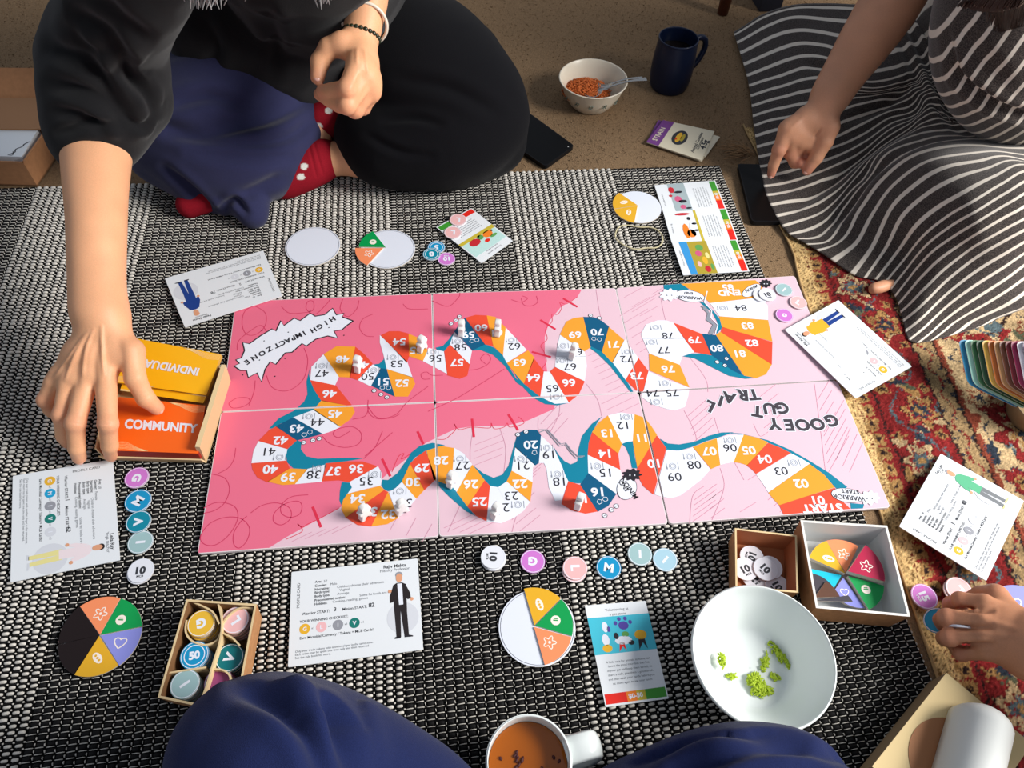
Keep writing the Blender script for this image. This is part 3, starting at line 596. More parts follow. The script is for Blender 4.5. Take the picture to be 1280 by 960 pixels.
for num, c, o, pts, npos, ppos in TC:
    cell = printed('trail_cell', Zc(o, pts), ZB+.0004, CM[c])
    mb = MB(); p = Zc(o, [npos])[0]; w_ = U(*p, ZB); ang = bang(*p)
    text(mb, num, w_, .0175, ang, ZB+.0006, 0, .0 if c == 'W' else .028, 1.12)
    mb.build('cell_number', P_K if c == 'W' else P_W, cell)
    if ppos:
        mb = MB(); p = Zc(o, [ppos])[0]; w_ = U(*p, ZB); ca, sa = math.cos(ang), math.sin(ang)
        def L_(x, y): return (w_[0]+ca*x-sa*y, w_[1]+sa*x+ca*y)
        for R_ in (.0046, .0028): mb.stroke([L_(R_*math.cos(k*math.pi/8), R_*math.sin(k*math.pi/8)) for k in range(16)], .0006, ZB+.0006, 0, True)
        mb.stroke([L_(-.0078, -.005), L_(-.0078, .005)], .0007, ZB+.0006); mb.stroke([L_(.0078, -.005), L_(.0078, .001)], .0007, ZB+.0006); mb.stroke([L_(.0078, .001), L_(.0078, .0045)], .0018, ZB+.0006)
        mb.build('plate_icon', P_G, cell)
# shapes beside the teal cells: little dice rows
mb = MB()
for o, pts in ((cB, [(510, 342), (585, 325), (635, 310)]), (cD, [(50, 695), (105, 725), (152, 748)]), (cD, [(665, 160), (705, 132), (732, 102)]), (cE, [(885, 158), (955, 178)]), (cG, [(425, 722), (487, 750), (500, 695)]), (cH, [(815, 150), (880, 128)]), (cI, [(742, 925), (795, 880), (835, 850)])):
    for p in Zc(o, pts):
        w_ = U(*p, ZB); q = [(w_[0]+.0032*math.cos(k*math.pi/5), w_[1]+.0032*math.sin(k*math.pi/5)) for k in range(10)]
        mb.poly(q, ZB+.0006, 0); mb.stroke(q, .0007, ZB+.0007, 1, True); mb.stroke([(w_[0]-.0013, w_[1]-.001), (w_[0]+.0013, w_[1]+.001)], .0007, ZB+.0007, 1)
for o, pts in ((cB, [(515, 280), (560, 258)]), (cD, [(115, 672), (165, 672)]), (cD, [(832, 298), (870, 290)]), (cE, [(910, 345), (955, 350)]), (cI, [(700, 815), (745, 795)]), (cI, [(180, 422)])):
    for p in Zc(o, pts):
        w_ = U(*p, ZB); q = [(w_[0]+.0036*math.cos(k*math.pi/2.5+.9), w_[1]+.0036*math.sin(k*math.pi/2.5+.9)) for k in range(5)]; mb.stroke(q, .0008, ZB+.0007, 0, True)
mb.build('dice_symbols', [P_W, P_K], board)['kind'] = 'stuff'
# lettering
def lettering(name, items, size, z, bold, m, om=None, ob=.07):
    mb = MB()
    for ch, p, da in items:
        w_ = U(*p, ZB); a = bang(*p)+da
        if om: text(mb, ch, w_, size, a, z, 0, bold+ob); text(mb, ch, w_, size, a, z+.0001, 1, bold)
        else: text(mb, ch, w_, size, a, z, 0, bold)
    o_ = mb.build(name, [om, m] if om else m, board); o_['kind'] = 'stuff'
P_G2 = mat('print_title_grey', (66, 62, 70), .5); D_ = math.radians
def lt(s, pts, rots): return [(c, Zc(cL, [p])[0], D_(r)) for c, p, r in zip(s, pts, rots)]
lettering('board_title', lt('GOOEY', [(1150, 357), (1035, 387), (915, 393), (808, 393), (692, 385)], [14, 6, 0, -2, -4])+lt('GUT', [(755, 257), (650, 262), (555, 285)], [8, -4, -16])+lt('TRAIL', [(528, 150), (432, 153), (330, 176), (262, 202), (170, 242)], [2, -8, -18, -26, -34]), .0255, ZB+.0003, .045, P_G2, P_W, .04)
burst = Zc(o5, [(1035, 265), (985, 300), (945, 335), (880, 345), (910, 402), (830, 385), (735, 410), (660, 465), (625, 445), (545, 515), (490, 520), (415, 612), (370, 590), (330, 650), (300, 752), (265, 680), (195, 717), (180, 660), (130, 660), (80, 625), (125, 605), (95, 575), (140, 560), (165, 500), (150, 438), (205, 447), (290, 385), (385, 328), (415, 347), (455, 262), (480, 302), (560, 243), (610, 262), (690, 203), (730, 227), (805, 215), (870, 163), (900, 217), (962, 203), (945, 232)])
bz = printed('burst_sign', burst, ZB+.0003, P_W)
strokes('burst_outline', [burst+[burst[0]]], .0020, ZB+.0004, P_K, sm=False)
mb = MB()
for wrd, p, q in (('HIGH', (868, 252), (716, 338)), ('IMPACT', (642, 362), (424, 462)), ('ZONE', (365, 490), (185, 595))):
    n = len(wrd)
    for k, ch in enumerate(wrd):
        f = k/(n-1); pp = Zc(o5, [(p[0]+(q[0]-p[0])*f, p[1]+(q[1]-p[1])*f)])[0]; w_ = U(*pp, ZB); a0, b0 = U(*Zc(o5, [p])[0], ZB), U(*Zc(o5, [q])[0], ZB)
        text(mb, ch, w_, .0122, math.atan2(b0[1]-a0[1], b0[0]-a0[0])+random.uniform(-.1, .1), ZB+.0005, 0, .035)
for p in Zc(o5, [(305, 342), (322, 425), (515, 355), (490, 565), (408, 708), (150, 697), (960, 380), (285, 578), (840, 318), (690, 187)]):
    w_ = U(*p, ZB); mb.poly([(w_[0]+.0011*math.cos(k), w_[1]+.0011*math.sin(k)) for k in range(6)], ZB+.0005)
mb.build('burst_lettering', P_K, board)['kind'] = 'stuff'
mb = MB(); p = Zc(cK, [(690, 868)])[0]; text(mb, 'START', U(*p, ZB), .0165, bang(*p), ZB+.0006, 0, .04, 1.1)
p = Zc(cG, [(520, 168)])[0]; text(mb, 'END', U(*p, ZB), .0165, bang(*p), ZB+.0006, 0, .04, 1.1); mb.build('start_and_end_lettering', P_W, board)['kind'] = 'stuff'
# speech bubbles and the two germ drawings
def bubble(o, c, rx, ry, th, lines, size):
    mb = MB(); pp = Zc(o, [(c[0]+rx*math.cos(t)*math.cos(th)-ry*math.sin(t)*math.sin(th), c[1]+rx*math.cos(t)*math.sin(th)+ry*math.sin(t)*math.cos(th)) for t in np.linspace(0, 2*math.pi, 24, endpoint=False)])
    W_ = W2(pp); mb.poly(W_, ZB+.0007, 0); mb.stroke(W_, .0006, ZB+.0008, 1, True)
    for tx, p, s_, da in lines: q = Zc(o, [p])[0]; text(mb, tx, U(*q, ZB), s_, bang(*q)+da, ZB+.0009, 1, .02)
    return mb
def germ(mb, o, c, R, dark=False):
    pts = [(c[0]+R[0]*(1+.16*math.cos(9*t))*math.cos(t), c[1]+R[1]*(1+.16*math.cos(9*t))*math.sin(t)) for t in np.linspace(0, 2*math.pi, 54, endpoint=False)]
    mb.poly(W2(Zc(o, pts)), ZB+.0009, 1 if dark else 0)
    for dx in (-.25, .3):
        w_ = U(*Zc(o, [(c[0]+R[0]*dx, c[1]+R[1]*.1)])[0], ZB); mb.poly([(w_[0]+.0011*math.cos(k), w_[1]+.0011*math.sin(k)) for k in range(6)], ZB+.001, 0 if dark else 1)
mb = bubble(cK, (890, 765), 130, 55, .16, [('START', (912, 735), .008, D_(-8)), ('WARRIOR', (902, 783), .0092, D_(-9))], .009); germ(mb, cK, (1065, 785), (75, 52)); mb.build('warrior_start_bubble', [P_W, P_K], board)
mb = bubble(cG, (205, 195), 120, 45, .14, [('END', (195, 172), .007, D_(-6)), ('WARRIOR', (205, 208), .0085, D_(-8))], .009); germ(mb, cG, (40, 185), (70, 45)); mb.build('warrior_end_bubble', [P_W, P_K], board)
mb = bubble(cI, (918, 708), 92, 78, 1.9, [('END', (893, 690), .008, D_(-62)), ('MINION', (938, 710), .0092, D_(-62))], .009); germ(mb, cI, (960, 600), (70, 45), True); mb.build('minion_end_bubble', [P_W, P_K], board)
mb = bubble(cG, (700, 150), 82, 40, -.5, [('MINION', (700, 135), .007, D_(28))], .009); germ(mb, cG, (812, 95), (45, 30), True); mb.build('minion_start_bubble', [P_W, P_K], board)
strokes('zigzag_ladder', [Zc(cI, [(215, 262), (270, 243), (330, 312), (380, 372), (425, 358), (465, 415), (512, 468), (570, 455)]), Zc(cI, [(222, 240), (285, 240), (345, 305), (390, 355), (430, 345), (475, 405), (525, 452), (580, 450)])], .0014, ZB+.0008, P_G, sm=False)
strokes('zigzag_ladder', [Zc(cG, [(300, 275), (330, 290), (358, 335), (345, 385), (400, 425), (365, 495)]), Zc(cG, [(315, 290), (345, 320), (370, 345), (358, 380), (412, 430), (378, 500)])], .004, ZB+.0008, P_G, sm=False)
strokes('zigzag_ladder', [Zc(cG, [(345, 155), (322, 245), (380, 310), (375, 370), (430, 425), (410, 495)])], .0018, ZB+.0009, P_W, sm=False)
# ================================================================= flat paper things
class Sheet:
    """a quad seen as a page: local x 0..1 to the right, y 0..1 upwards, z along its normal"""
    def __init__(s, TL, TR, BR, BL): s.c = [np.array(p, float) for p in (TL, TR, BR, BL)]; n = np.cross(s.c[2]-s.c[3], s.c[0]-s.c[3]); s.n = n/np.linalg.norm(n); s.w = np.linalg.norm(s.c[2]-s.c[3]); s.h = np.linalg.norm(s.c[0]-s.c[3])
    def p(s, x, y, z=0): TL, TR, BR, BL = s.c; return (1-x)*(1-y)*BL+x*(1-y)*BR+x*y*TR+(1-x)*y*TL+s.n*z
    def xf(s, mb): mb.v = [tuple(s.p(x/s.w, y/s.h, z)) for x, y, z in mb.v]; return mb
    def centre(s): return sum(s.c)/4
    def slab(s, t, m, name, parent, r=0, mside=None, n=3):
        w_, h = s.w, s.h; Q = [(0, 0), (w_, 0), (w_, h), (0, h)]
        if r: Q = rounded(Q, r, n)
        mb = MB(); mb.prism(Q, -t, 0, 0, 1 if mside else None); s.xf(mb); return mb.build(name, [m, mside] if mside else m, parent)
PAPER = mat('card_white', (230, 234, 238), .45, .35); INK = mat('ink_grey', (92, 96, 104), .6); INKD = mat('ink_dark', (52, 54, 60), .6)
LG = mat('print_light_grey', (214, 217, 224), .5); C_Y = mat('print_gold', (232, 178, 48), .5); C_PK = mat('print_blush', (240, 186, 190), .5); C_TL = mat('print_green_teal', (24, 122, 112), .5); C_BL = mat('print_sky_blue', (22, 160, 208), .45)
SKINP = mat('print_skin', (222, 160, 124), .5); C_NV = mat('print_navy', (28, 62, 138), .5); C_HAIR = mat('print_hair', (40, 30, 30), .5); C_GH = mat('print_grey_hair', (150, 152, 160), .5); C_SUIT = mat('print_suit', (38, 32, 34), .5)
C_GR = mat('print_mint', (92, 178, 136), .5); C_GY = mat('print_trousers_grey', (120, 124, 128), .5); C_PY = mat('print_pale_yellow', (232, 222, 150), .5); C_PP = mat('print_pale_pink_cloth', (238, 222, 226), .5)
def disc(mb, c, r, z, mi=0, n=16, ry=None): return mb.poly([(c[0]+r*math.cos(2*math.pi*k/n), c[1]+(ry or r)*math.sin(2*math.pi*k/n)) for k in range(n)], z, mi)
def block(mb, pts, z, mi): return mb.poly(pts, z, mi)
CARD_N = 0
def profile_card(corners, label, fig, name, job, nums, coins, h=.006):
    S = Sheet(*[U(x, y, hh) for (x, y), hh in zip(corners, h if hasattr(h, '__len__') else [h]*4)]); c = S.centre()
    t = thing('profile_card', label, 'card', (c[0], c[1], min(p[2] for p in S.c)-.0012), 0, 'player profile cards around the board')
    S.slab(.0011, PAPER, 'card_sheet', t, .0015)
    w_, hh = S.w, S.h; z = .00012
    def X(a, b): return (a*w_, b*hh)
    mb = MB()   # writing
    def row(tx, a, b, size, mi=0, bold=0., left=True):
        V, F = glyphs(tx, bold); ww = (max(v[0] for v in V)-min(v[0] for v in V))*size if V else 0
        text(mb, tx, (a*w_+(ww/2 if left else 0), b*hh), size, 0, z, mi, bold)
    u = hh*.052
    row(name, .815, .935, u, 1, .02, False); row(job, .815, .895, u*.85, 0, 0, False)
    for k, (a, b) in enumerate((('Age:', nums[2]), ('Gender:', nums[3]), ('Narrative:', 'Children choose their adventure'), ('Birth type:', 'Vaginal'), ('Body type:', 'Average'), ('Preconceived notion:', 'Some fat foods are not so bad'), ('Hobbies:', 'Cooking, reading, games'))):
        row(a, .185, .855-k*.04, u*.72, 1, .02); row(b, .185+.028*len(a)*.62, .855-k*.04, u*.72)
    row('Warrior START:', .09, .525, u*.8, 1, .015); row(nums[0], .335, .535, u*1.1, 1, .02); row('Minion START:', .4, .525, u*.8, 1, .015); row(nums[1], .6, .535, u*1.2, 1, .03)
    row('YOUR WINNING CHECKLIST:', .075, .445, u*.72, 1, .015); row('Earn Microbial Currency / Tokens + MCB Cards!', .08, .27, u*.72, 1, .015)
    row('Only ever trade tokens with another player in the same zone.', .05, .14, u*.6); row('Each token may be spent one time only and then returned.', .05, .11, u*.6); row('See the rule book for more.', .05, .08, u*.6)
    V, F = glyphs('PROFILE CARD', 0); text(mb, 'PROFILE CARD', (.06*w_, .73*hh), u*.8, math.pi/2, z, 1)
    for k in range(len(coins)): row('x1', .165+k*.125, .365, u*.62, 0)
    S.xf(mb).build('printed_text', [INK, INKD], t)['kind'] = 'stuff'
    for k, (cm, ch) in enumerate(coins):
        mb = MB(); disc(mb, X(.115+k*.125, .365), hh*.055, z, 0); text(mb, ch, X(.115+k*.125, .365), u*1.1, 0, z*1.6, 1, .03); S.xf(mb).build('printed_coin', [cm, P_W], t)
    mb = MB(); disc(mb, X(.86, .36), hh*.165, z, 0, 24); S.xf(mb).build('printed_circle', LG, t)
    # figure: local pieces (x,y in card units), drawn bottom to top
    mb = MB(); mats_ = [SKINP, fig['hair'], fig['top'], fig['leg'], fig['shoe'], P_W]
    def pl(pts, mi, dz=0): block(mb, [X(a, b) for a, b in pts], z*1.5+dz, mi)
    pl([(.795, .47), (.845, .47), (.84, .16), (.805, .16)], 3); pl([(.842, .47), (.893, .47), (.9, .17), (.865, .17)], 3, 1e-5)
    pl([(.795, .165), (.838, .165), (.838, .145), (.79, .145)], 4); pl([(.865, .172), (.9, .172), (.93, .16), (.93, .148), (.865, .15)], 4)
    tw = fig.get('wide', 1.0)
    pl([(.845-.052*tw, .72), (.845-.02, .745), (.845+.02, .745), (.845+.052*tw, .72), (.845+.05*tw, .44), (.845-.05*tw, .44)], 2, 2e-5)
    pl([(.797, .72), (.765, .6), (.765, .53), (.79, .535), (.808, .62)], 2, 3e-5); pl([(.893, .72), (.925, .62), (.93, .56), (.905, .55), (.88, .6)], 2, 3e-5)
    disc(mb, X(.768, .66 if fig.get('raise') else .52), hh*.02, z*2.2, 0, 8); disc(mb, X(.935, .55), hh*.02, z*2.2, 0, 8)
    if fig.get('shirt'): pl([(.828, .735), (.865, .735), (.868, .5), (.835, .5)], 5, 5e-5)
    disc(mb, X(.845, .80), w_*.026, z*2.4, 0, 14, hh*.05); disc(mb, X(.845, .835), w_*.029, z*2.3, 1, 14, hh*.034)
    S.xf(mb).build('printed_figure', mats_, t)
    return t
gold, pk, gr, tl = (C_Y, 'G'), (C_PK, 'L'), (C_GH, 'I'), (C_TL, 'V')
profile_card([(364.5, 715), (522, 698), (529, 812), (360, 834)], 'white profile card printed with a grey-haired man in a dark suit', dict(hair=C_GH, top=C_SUIT, leg=C_SUIT, shoe=P_K, shirt=1, **{'raise': 1}), 'Rajiv Mehta', 'History Professor', ('3', '82', '57', 'Male'), [gold, pk, gr, tl], .0075)
profile_card([(353, 370), (329, 313), (206, 348), (231, 409)][:1]+[(231, 409), (206, 348), (329, 313)], 'white profile card printed with a man in blue overalls, over the board corner', dict(hair=SKINP, top=C_NV, leg=C_NV, shoe=P_K), 'Peter Stone', 'Mechanic', ('2', '70', '45', 'Male'), [gold, gr, (LG, 'I')], [.0125, .0125, .008, .008])
profile_card([(1070, 498), (981, 412), (1048, 375), (1140, 458)], 'white profile card printed with a person in a yellow jumper and blue trousers', dict(hair=C_HAIR, top=C_Y, leg=C_NV, shoe=P_K, wide=1.25), 'Mia Alonso', 'Student nurse', ('7', '65', '21', 'Female'), [gold, pk, gr, tl, (LG, 'I')], [.0155, .0125, .016, .018])
profile_card([(1124, 658), (1176, 567), (1280, 626), (1233, 726)], 'white profile card printed with a person in a green jacket and grey trousers', dict(hair=C_GH, top=C_GR, leg=C_GY, shoe=C_PY, wide=.9), 'Sam Lee', 'Chef', ('3', '82', '30', 'Male'), [gold, pk, gr, (LG, 'I')], [.024, .013, .012, .026])
profile_card([(141, 574), (150, 700), (13, 728), (16, 595)], 'white profile card printed with a dark-curled woman in pale clothes, by the reaching hand', dict(hair=C_HAIR, top=C_PP, leg=C_PY, shoe=LG, wide=.8), 'Leila Ray', 'Yoga teacher', ('1', '62', '28', 'Female'), [gold, (C_BL, 'M'), gr, tl, (LG, 'I')], .0072)
G1, G2, G3, G4 = mat('bar_red', (226, 40, 30), .45), mat('bar_orange', (240, 130, 40), .45), mat('bar_yellow', (200, 180, 60), .45), mat('bar_green', (62, 150, 48), .45)
def event_card(corners, label, hs, pic, title, price, group='event cards'):
    S = Sheet(*[U(x, y, hh) for (x, y), hh in zip(corners, hs)]); c = S.centre(); w_, hh = S.w, S.h; z = .00012
    t = thing('event_card', label, 'card', (c[0], c[1], min(p[2] for p in S.c)-.0009), 0, group)
    S.slab(.0008, PAPER, 'card_sheet', t, .001)
    def X(a, b): return (a*w_, b*hh)
    bars = [G1, G2, G3, G4]; edges = [.02, .36, .52, .66, .98]
    for k in range(4):
        mb = MB(); mb.poly([X(edges[k], .02), X(edges[k+1], .02), X(edges[k+1], .115), X(edges[k], .115)], z); S.xf(mb).build('price_bar', bars[k], t)
    mb = MB()
    for k, tx in enumerate(title): text(mb, tx, X(.5, .93-.05*k), hh*.038, 0, z, 0, .0)
    for k in range(6): text(mb, ('A little care for animals at home can', 'boost the good microbes that live', 'in your gut and keep them varied, so', 'share a walk, give them a good brush', 'and then wash your hands before you', 'sit down again to eat your lunch')[k], X(.5, .41-.042*k), hh*.03, 0, z, 0)
    text(mb, price, X(.5, .066), hh*.06, 0, z*2, 1, .03); S.xf(mb).build('printed_text', [INK, P_W], t)['kind'] = 'stuff'
    for nm, m, pts in pic:
        mb = MB(); mb.poly([X(a, b) for a, b in pts], z*(1.2 if nm == 'picture_ground' else 2)); S.xf(mb).build(nm, m, t)
    return t
SKY = mat('print_picture_blue', (70, 190, 212), .45); MINT = mat('print_picture_mint', (190, 224, 220), .45); PURP = mat('print_purple', (84, 70, 160), .45); FIELD = mat('print_picture_olive', (176, 156, 52), .45); STEEL = mat('print_picture_steel', (164, 180, 184), .45); RED_ = mat('print_picture_red', (196, 42, 52), .45); LEAFG = mat('print_picture_green', (96, 160, 84), .45); PKP = mat('print_picture_pink', (206, 92, 130), .45)
def blob(a, b, ra, rb, n=10): return [(a+ra*math.cos(6.283*k/n), b+rb*math.sin(6.283*k/n)) for k in range(n)]
BG = ('picture_ground', SKY, [(.0, .49), (1, .49), (1, .865), (0, .865)])
vol = [BG, ('picture_paw', PURP, blob(.55, .76, .085, .045))]+[('picture_paw_toe', PURP, blob(.55+dx, .76+dy, .03, .022)) for dx, dy in ((-.12, .03), (-.05, .07), (.05, .07), (.12, .03))]
vol += [('picture_person', P_K, blob(.4, .66, .04, .035)), ('picture_person', G1, [(.4, .5), (.43, .59), (.5, .59), (.52, .5), (.47, .55)]), ('picture_person', C_Y, blob(.79, .65, .1, .05)), ('picture_person', P_K, [(.72, .5), (.74, .61), (.84, .61), (.86, .5), (.8, .57)]), ('picture_bird', P_W, blob(.25, .76, .05, .055)), ('picture_bird', PURP, blob(.3, .735, .03, .03)), ('picture_person', P_W, blob(.22, .63, .06, .06)), ('picture_dog', P_W, blob(.5, .61, .14, .045)), ('picture_basket', C_Y, blob(.22, .545, .08, .04)), ('picture_leaf', LEAFG, blob(.55, .67, .06, .03)), ('picture_dog', P_K, blob(.62, .58, .05, .025))]
event_card([(731, 757), (807, 751), (836, 873), (757, 884)], 'tall white event card with a turquoise picture and paw print, near the tea mug', [.007, .007, .0085, .0085], vol, ('Volunteering at', 'a pet store'), '$0-50')
cut = [('picture_ground', MINT, [(.03, .53), (.97, .53), (.97, .86), (.03, .86)]), ('picture_strip', G3, [(.0, .5), (1, .5), (1, .56), (0, .58)]), ('picture_fruit', RED_, blob(.68, .63, .15, .07)), ('picture_fruit', G2, blob(.28, .62, .13, .07)), ('picture_leaf', LEAFG, blob(.48, .6, .08, .05)), ('picture_leaf', LEAFG, blob(.2, .7, .1, .03)), ('picture_fruit', G1, blob(.42, .72, .07, .035)), ('picture_seed', P_K, blob(.14, .6, .03, .02)), ('picture_seed', P_K, blob(.5, .57, .03, .02))]
event_card([(641, 301), (602, 329), (545, 284), (589, 260)], 'white event card with a red-and-green food picture, two pink tokens on it', [.0075]*4, cut, ('Fruit and vegetables', 'from the market'), '$0-20')
ppl = [('picture_ground', STEEL, [(.0, .53), (1, .53), (1, .8), (0, .8)])]+[('picture_person', m, blob(a, b, ra, rb, 7)) for m, a, b, ra, rb in ((RED_, .8, .76, .1, .05), (P_K, .72, .66, .04, .07), (PKP, .5, .7, .1, .06), (P_K, .42, .64, .05, .07), (PKP, .25, .66, .07, .05), (P_K, .2, .58, .03, .05), (RED_, .62, .8, .04, .03))]
dog = [('picture_ground', G3, [(.0, .5), (1, .5), (1, .54), (0, .54)])]+[('picture_animal', m, blob(a, b, ra, rb, 9)) for m, a, b, ra, rb in ((G2, .4, .73, .22, .05), (G2, .32, .66, .12, .07), (P_W, .45, .62, .22, .05), (P_K, .76, .64, .05, .03), (P_K, .4, .57, .03, .04), (RED_, .9, .72, .04, .12), (P_K, .6, .58, .03, .04))]
fld = [('picture_ground', FIELD, [(.0, .48), (1, .48), (1, .78), (0, .78)]), ('picture_sky', mat('print_picture_sky', (58, 150, 214), .45), [(0, .78), (1, .78), (1, .9), (0, .88)])]+[('picture_flower', m, blob(a, b, ra, rb, 9)) for m, a, b, ra, rb in ((RED_, .14, .6, .1, .045), (PKP, .62, .66, .09, .05), (C_Y, .4, .6, .12, .04), (LEAFG, .8, .62, .1, .06), (C_PY, .55, .54, .1, .03), (C_PK, .3, .7, .09, .03), (LEAFG, .2, .52, .1, .025))]
GC = 'three event cards fanned beside the yellow-wedge plate'
event_card([(831, 271), (818, 231.5), (894, 225.5), (909, 264)], 'event card with a picture of people in red and pink, uppermost of the fanned three', [.0066]*4, ppl, ('Join a dance class',), '$0-50', GC)
event_card([(841, 308), (829, 265), (908, 260.5), (923, 301)], 'event card with an orange animal picture, middle of the fanned three', [.0078]*4, dog, ('Adopt a dog',), '$0-50', GC)
event_card([(854, 344), (840, 303), (921, 299.5), (937, 339)], 'event card with a yellow flower field picture, lowest of the fanned three', [.009]*4, fld, ('Work in the garden',), '$0-50', GC)
# ================================================================= plates, wedges and tokens
CARDB = mat('cardboard_edge', (206, 196, 182), .7); PLW = mat('plate_white', (226, 231, 243), .4); WED = dict(y=mat('wedge_yellow', (230, 174, 40), .4), g=mat('wedge_green', (8, 156, 78), .4), o=mat('wedge_orange', (248, 146, 98), .4), p=mat('wedge_violet', (142, 146, 222), .4), k=mat('wedge_dark', (26, 14, 13), .4), r=mat('wedge_red', (178, 34, 72), .35), c=mat('wedge_cyan', (20, 190, 220), .4), n=mat('wedge_charcoal', (66, 62, 70), .4), b=mat('wedge_brown', (92, 60, 44), .4))
def circ(c, r, n=40): return [(c[0]+r*math.cos(2*math.pi*k/n), c[1]+r*math.sin(2*math.pi*k/n)) for k in range(n)]
def plate(px, r, z0, label, rim=True):
    c = U(*px, z0+.002); t = thing('paper_plate_disc', label, 'plate', (c[0], c[1], z0), 0, 'white round plate discs')
    MB().prism(circ(c, r), z0, z0+.002, 0, 1).build('disc', [PLW, CARDB], t)
    if rim: MB().stroke(circ(c, r*.955), .0005, z0+.0022, 0, True).build('printed_rim', INK, t)
    return c
def wedge(cpx, apx, bpx, z0, col, label, grp='food wedges', icon=True, th=.0018, R=None):
    c = U(*cpx, z0+th); a = U(*apx, z0+th); b = U(*bpx, z0+th)
    a0 = math.atan2(a[1]-c[1], a[0]-c[0]); a1 = math.atan2(b[1]-c[1], b[0]-c[0]); ra, rb = np.linalg.norm((a-c)[:2]), np.linalg.norm((b-c)[:2]); d = a1-a0
    while d < -math.pi: d += 2*math.pi
    while d > math.pi: d -= 2*math.pi
    if R: ra = rb = R
    P = [(c[0], c[1])]+[(c[0]+(ra+(rb-ra)*k/14)*math.cos(a0+d*k/14), c[1]+(ra+(rb-ra)*k/14)*math.sin(a0+d*k/14)) for k in range(15)]
    am = a0+d/2; rm = (ra+rb)/2
    t = thing('food_wedge', label, 'wedge', (c[0]+rm*.6*math.cos(am), c[1]+rm*.6*math.sin(am), z0), 0, grp)
    MB().prism(P, z0, z0+th, 0, 1).build('wedge_body', [WED[col], WED[col] if col == 'k' else CARDB], t)
    if icon and col != 'k':
        ic = (c[0]+rm*.56*math.cos(am), c[1]+rm*.56*math.sin(am)); mb = MB(); s_ = rm*.13; z = z0+th+.0001
        if col == 'g':
            disc(mb, ic, s_, z, 0, 14); mb.stroke([(ic[0]-s_*.5, ic[1]), (ic[0]+s_*.5, ic[1])], s_*.25, z+.0001, 1); mb.stroke([(ic[0]-s_*.4, ic[1]+s_*.35), (ic[0]+s_*.4, ic[1]+s_*.35)], s_*.2, z+.0001, 1)
        elif col == 'y':
            q = [(ic[0]+s_*(1.3*math.cos(k*.524)*math.cos(am+.6)-.75*math.sin(k*.524)*math.sin(am+.6)), ic[1]+s_*(1.3*math.cos(k*.524)*math.sin(am+.6)+.75*math.sin(k*.524)*math.cos(am+.6))) for k in range(12)]
            mb.poly(q, z, 0); [disc(mb, (ic[0]+s_*.6*(k-1)*math.cos(am+.6), ic[1]+s_*.6*(k-1)*math.sin(am+.6)), s_*.25, z+.0001, 1, 8) for k in range(3)]
        elif col in 'pk': mb.stroke([(ic[0]+s_*(1.2*math.sin(t_)**3), ic[1]+s_*(1.0*math.cos(t_)-.35*math.cos(2*t_)-.15*math.cos(3*t_))) for t_ in np.linspace(0, 6.28, 18, endpoint=False)], s_*.22, z, 0, True)
        else: mb.stroke([(ic[0]+s_*(1+.35*math.cos(5*k*.209))*math.cos(k*.209), ic[1]+s_*(1+.35*math.cos(5*k*.209))*math.sin(k*.209)) for k in range(30)], s_*.2, z, 0, True); disc(mb, ic, s_*.3, z, 0, 8)
        mb.build('printed_icon', [mat('icon_cream', (250, 238, 226), .5), WED[col]], t)['kind'] = 'stuff'
RZ = .0045
plate((391, 307.5), .0442, RZ, 'empty white plate disc below the navy trouser leg')
plate((485, 311), .0442, RZ, 'white plate disc holding a green and an orange wedge')
plate((797.5, 258.5), .0405, RZ, 'white plate disc with two yellow wedges, beside the fanned event cards', False)
plate((671.5, 784), .0452, RZ, 'white plate disc with three wedges, above the tea mug')
plate((126, 795), .042, RZ, 'plate disc wholly covered by coloured wedges, at left on the woven rug', False)
Q1 = RZ+.0021
def W3(c, rays, h, cols, labs):
    for k in range(len(cols)): wedge(c, rays[k], rays[k+1], h, cols[k], labs[k])
W3((482, 309), [(466, 289), (448.5, 308.5)], Q1, 'g', ['green wedge on the plate disc above the board'])
W3((479, 310), [(444, 310), (459, 331.5)], Q1, 'o', ['orange wedge hanging over the left edge of the plate above the board'])
W3((797, 256.5), [(774, 241), (767.5, 261)], Q1, 'y', ['amber yellow wedge, the upper one on the plate beside the fanned cards'])
W3((797, 257), [(767.5, 261.5), (793, 278.5)], Q1, 'y', ['bright yellow wedge, the lower one on the plate beside the fanned cards'])
W3((668, 781.5), [(655, 736), (701, 748)], Q1, 'y', ['mustard wedge at the top of the half-filled plate by the tea mug'])
W3((669, 782), [(701.8, 749), (715, 795)], Q1, 'g', ['green wedge at the right of the half-filled plate by the tea mug'])
W3((667.5, 783.5), [(714.5, 796.5), (681, 831)], Q1, 'o', ['salmon orange wedge at the bottom of the half-filled plate by the tea mug'])
W3((125, 793.5), [(100, 758), (150.5, 748)], Q1, 'o', ['salmon orange wedge at the top of the full plate at left'])
W3((125.5, 793.5), [(151.5, 748.3), (177.5, 783)], Q1, 'g', ['green wedge of the full plate at left'])
W3((126, 794.5), [(177.5, 784), (149, 832)], Q1, 'p', ['violet wedge of the full plate at left'])
W3((124, 795), [(148, 831.5), (93, 843.5)], Q1, 'y', ['mustard wedge at the bottom of the full plate at left'])
W3((124, 794), [(92, 843), (73, 806)], Q1, 'k', ['dark brown wedge, lower of the two on the full plate at left'])
W3((124, 794), [(73, 805), (99, 758)], Q1, 'k', ['dark brown wedge, upper of the two on the full plate at left'])
wedge((1286, 782), (1237, 752), (1294, 724), .009, 'p', 'violet wedge on the patterned rug right of the hand', R=.05)
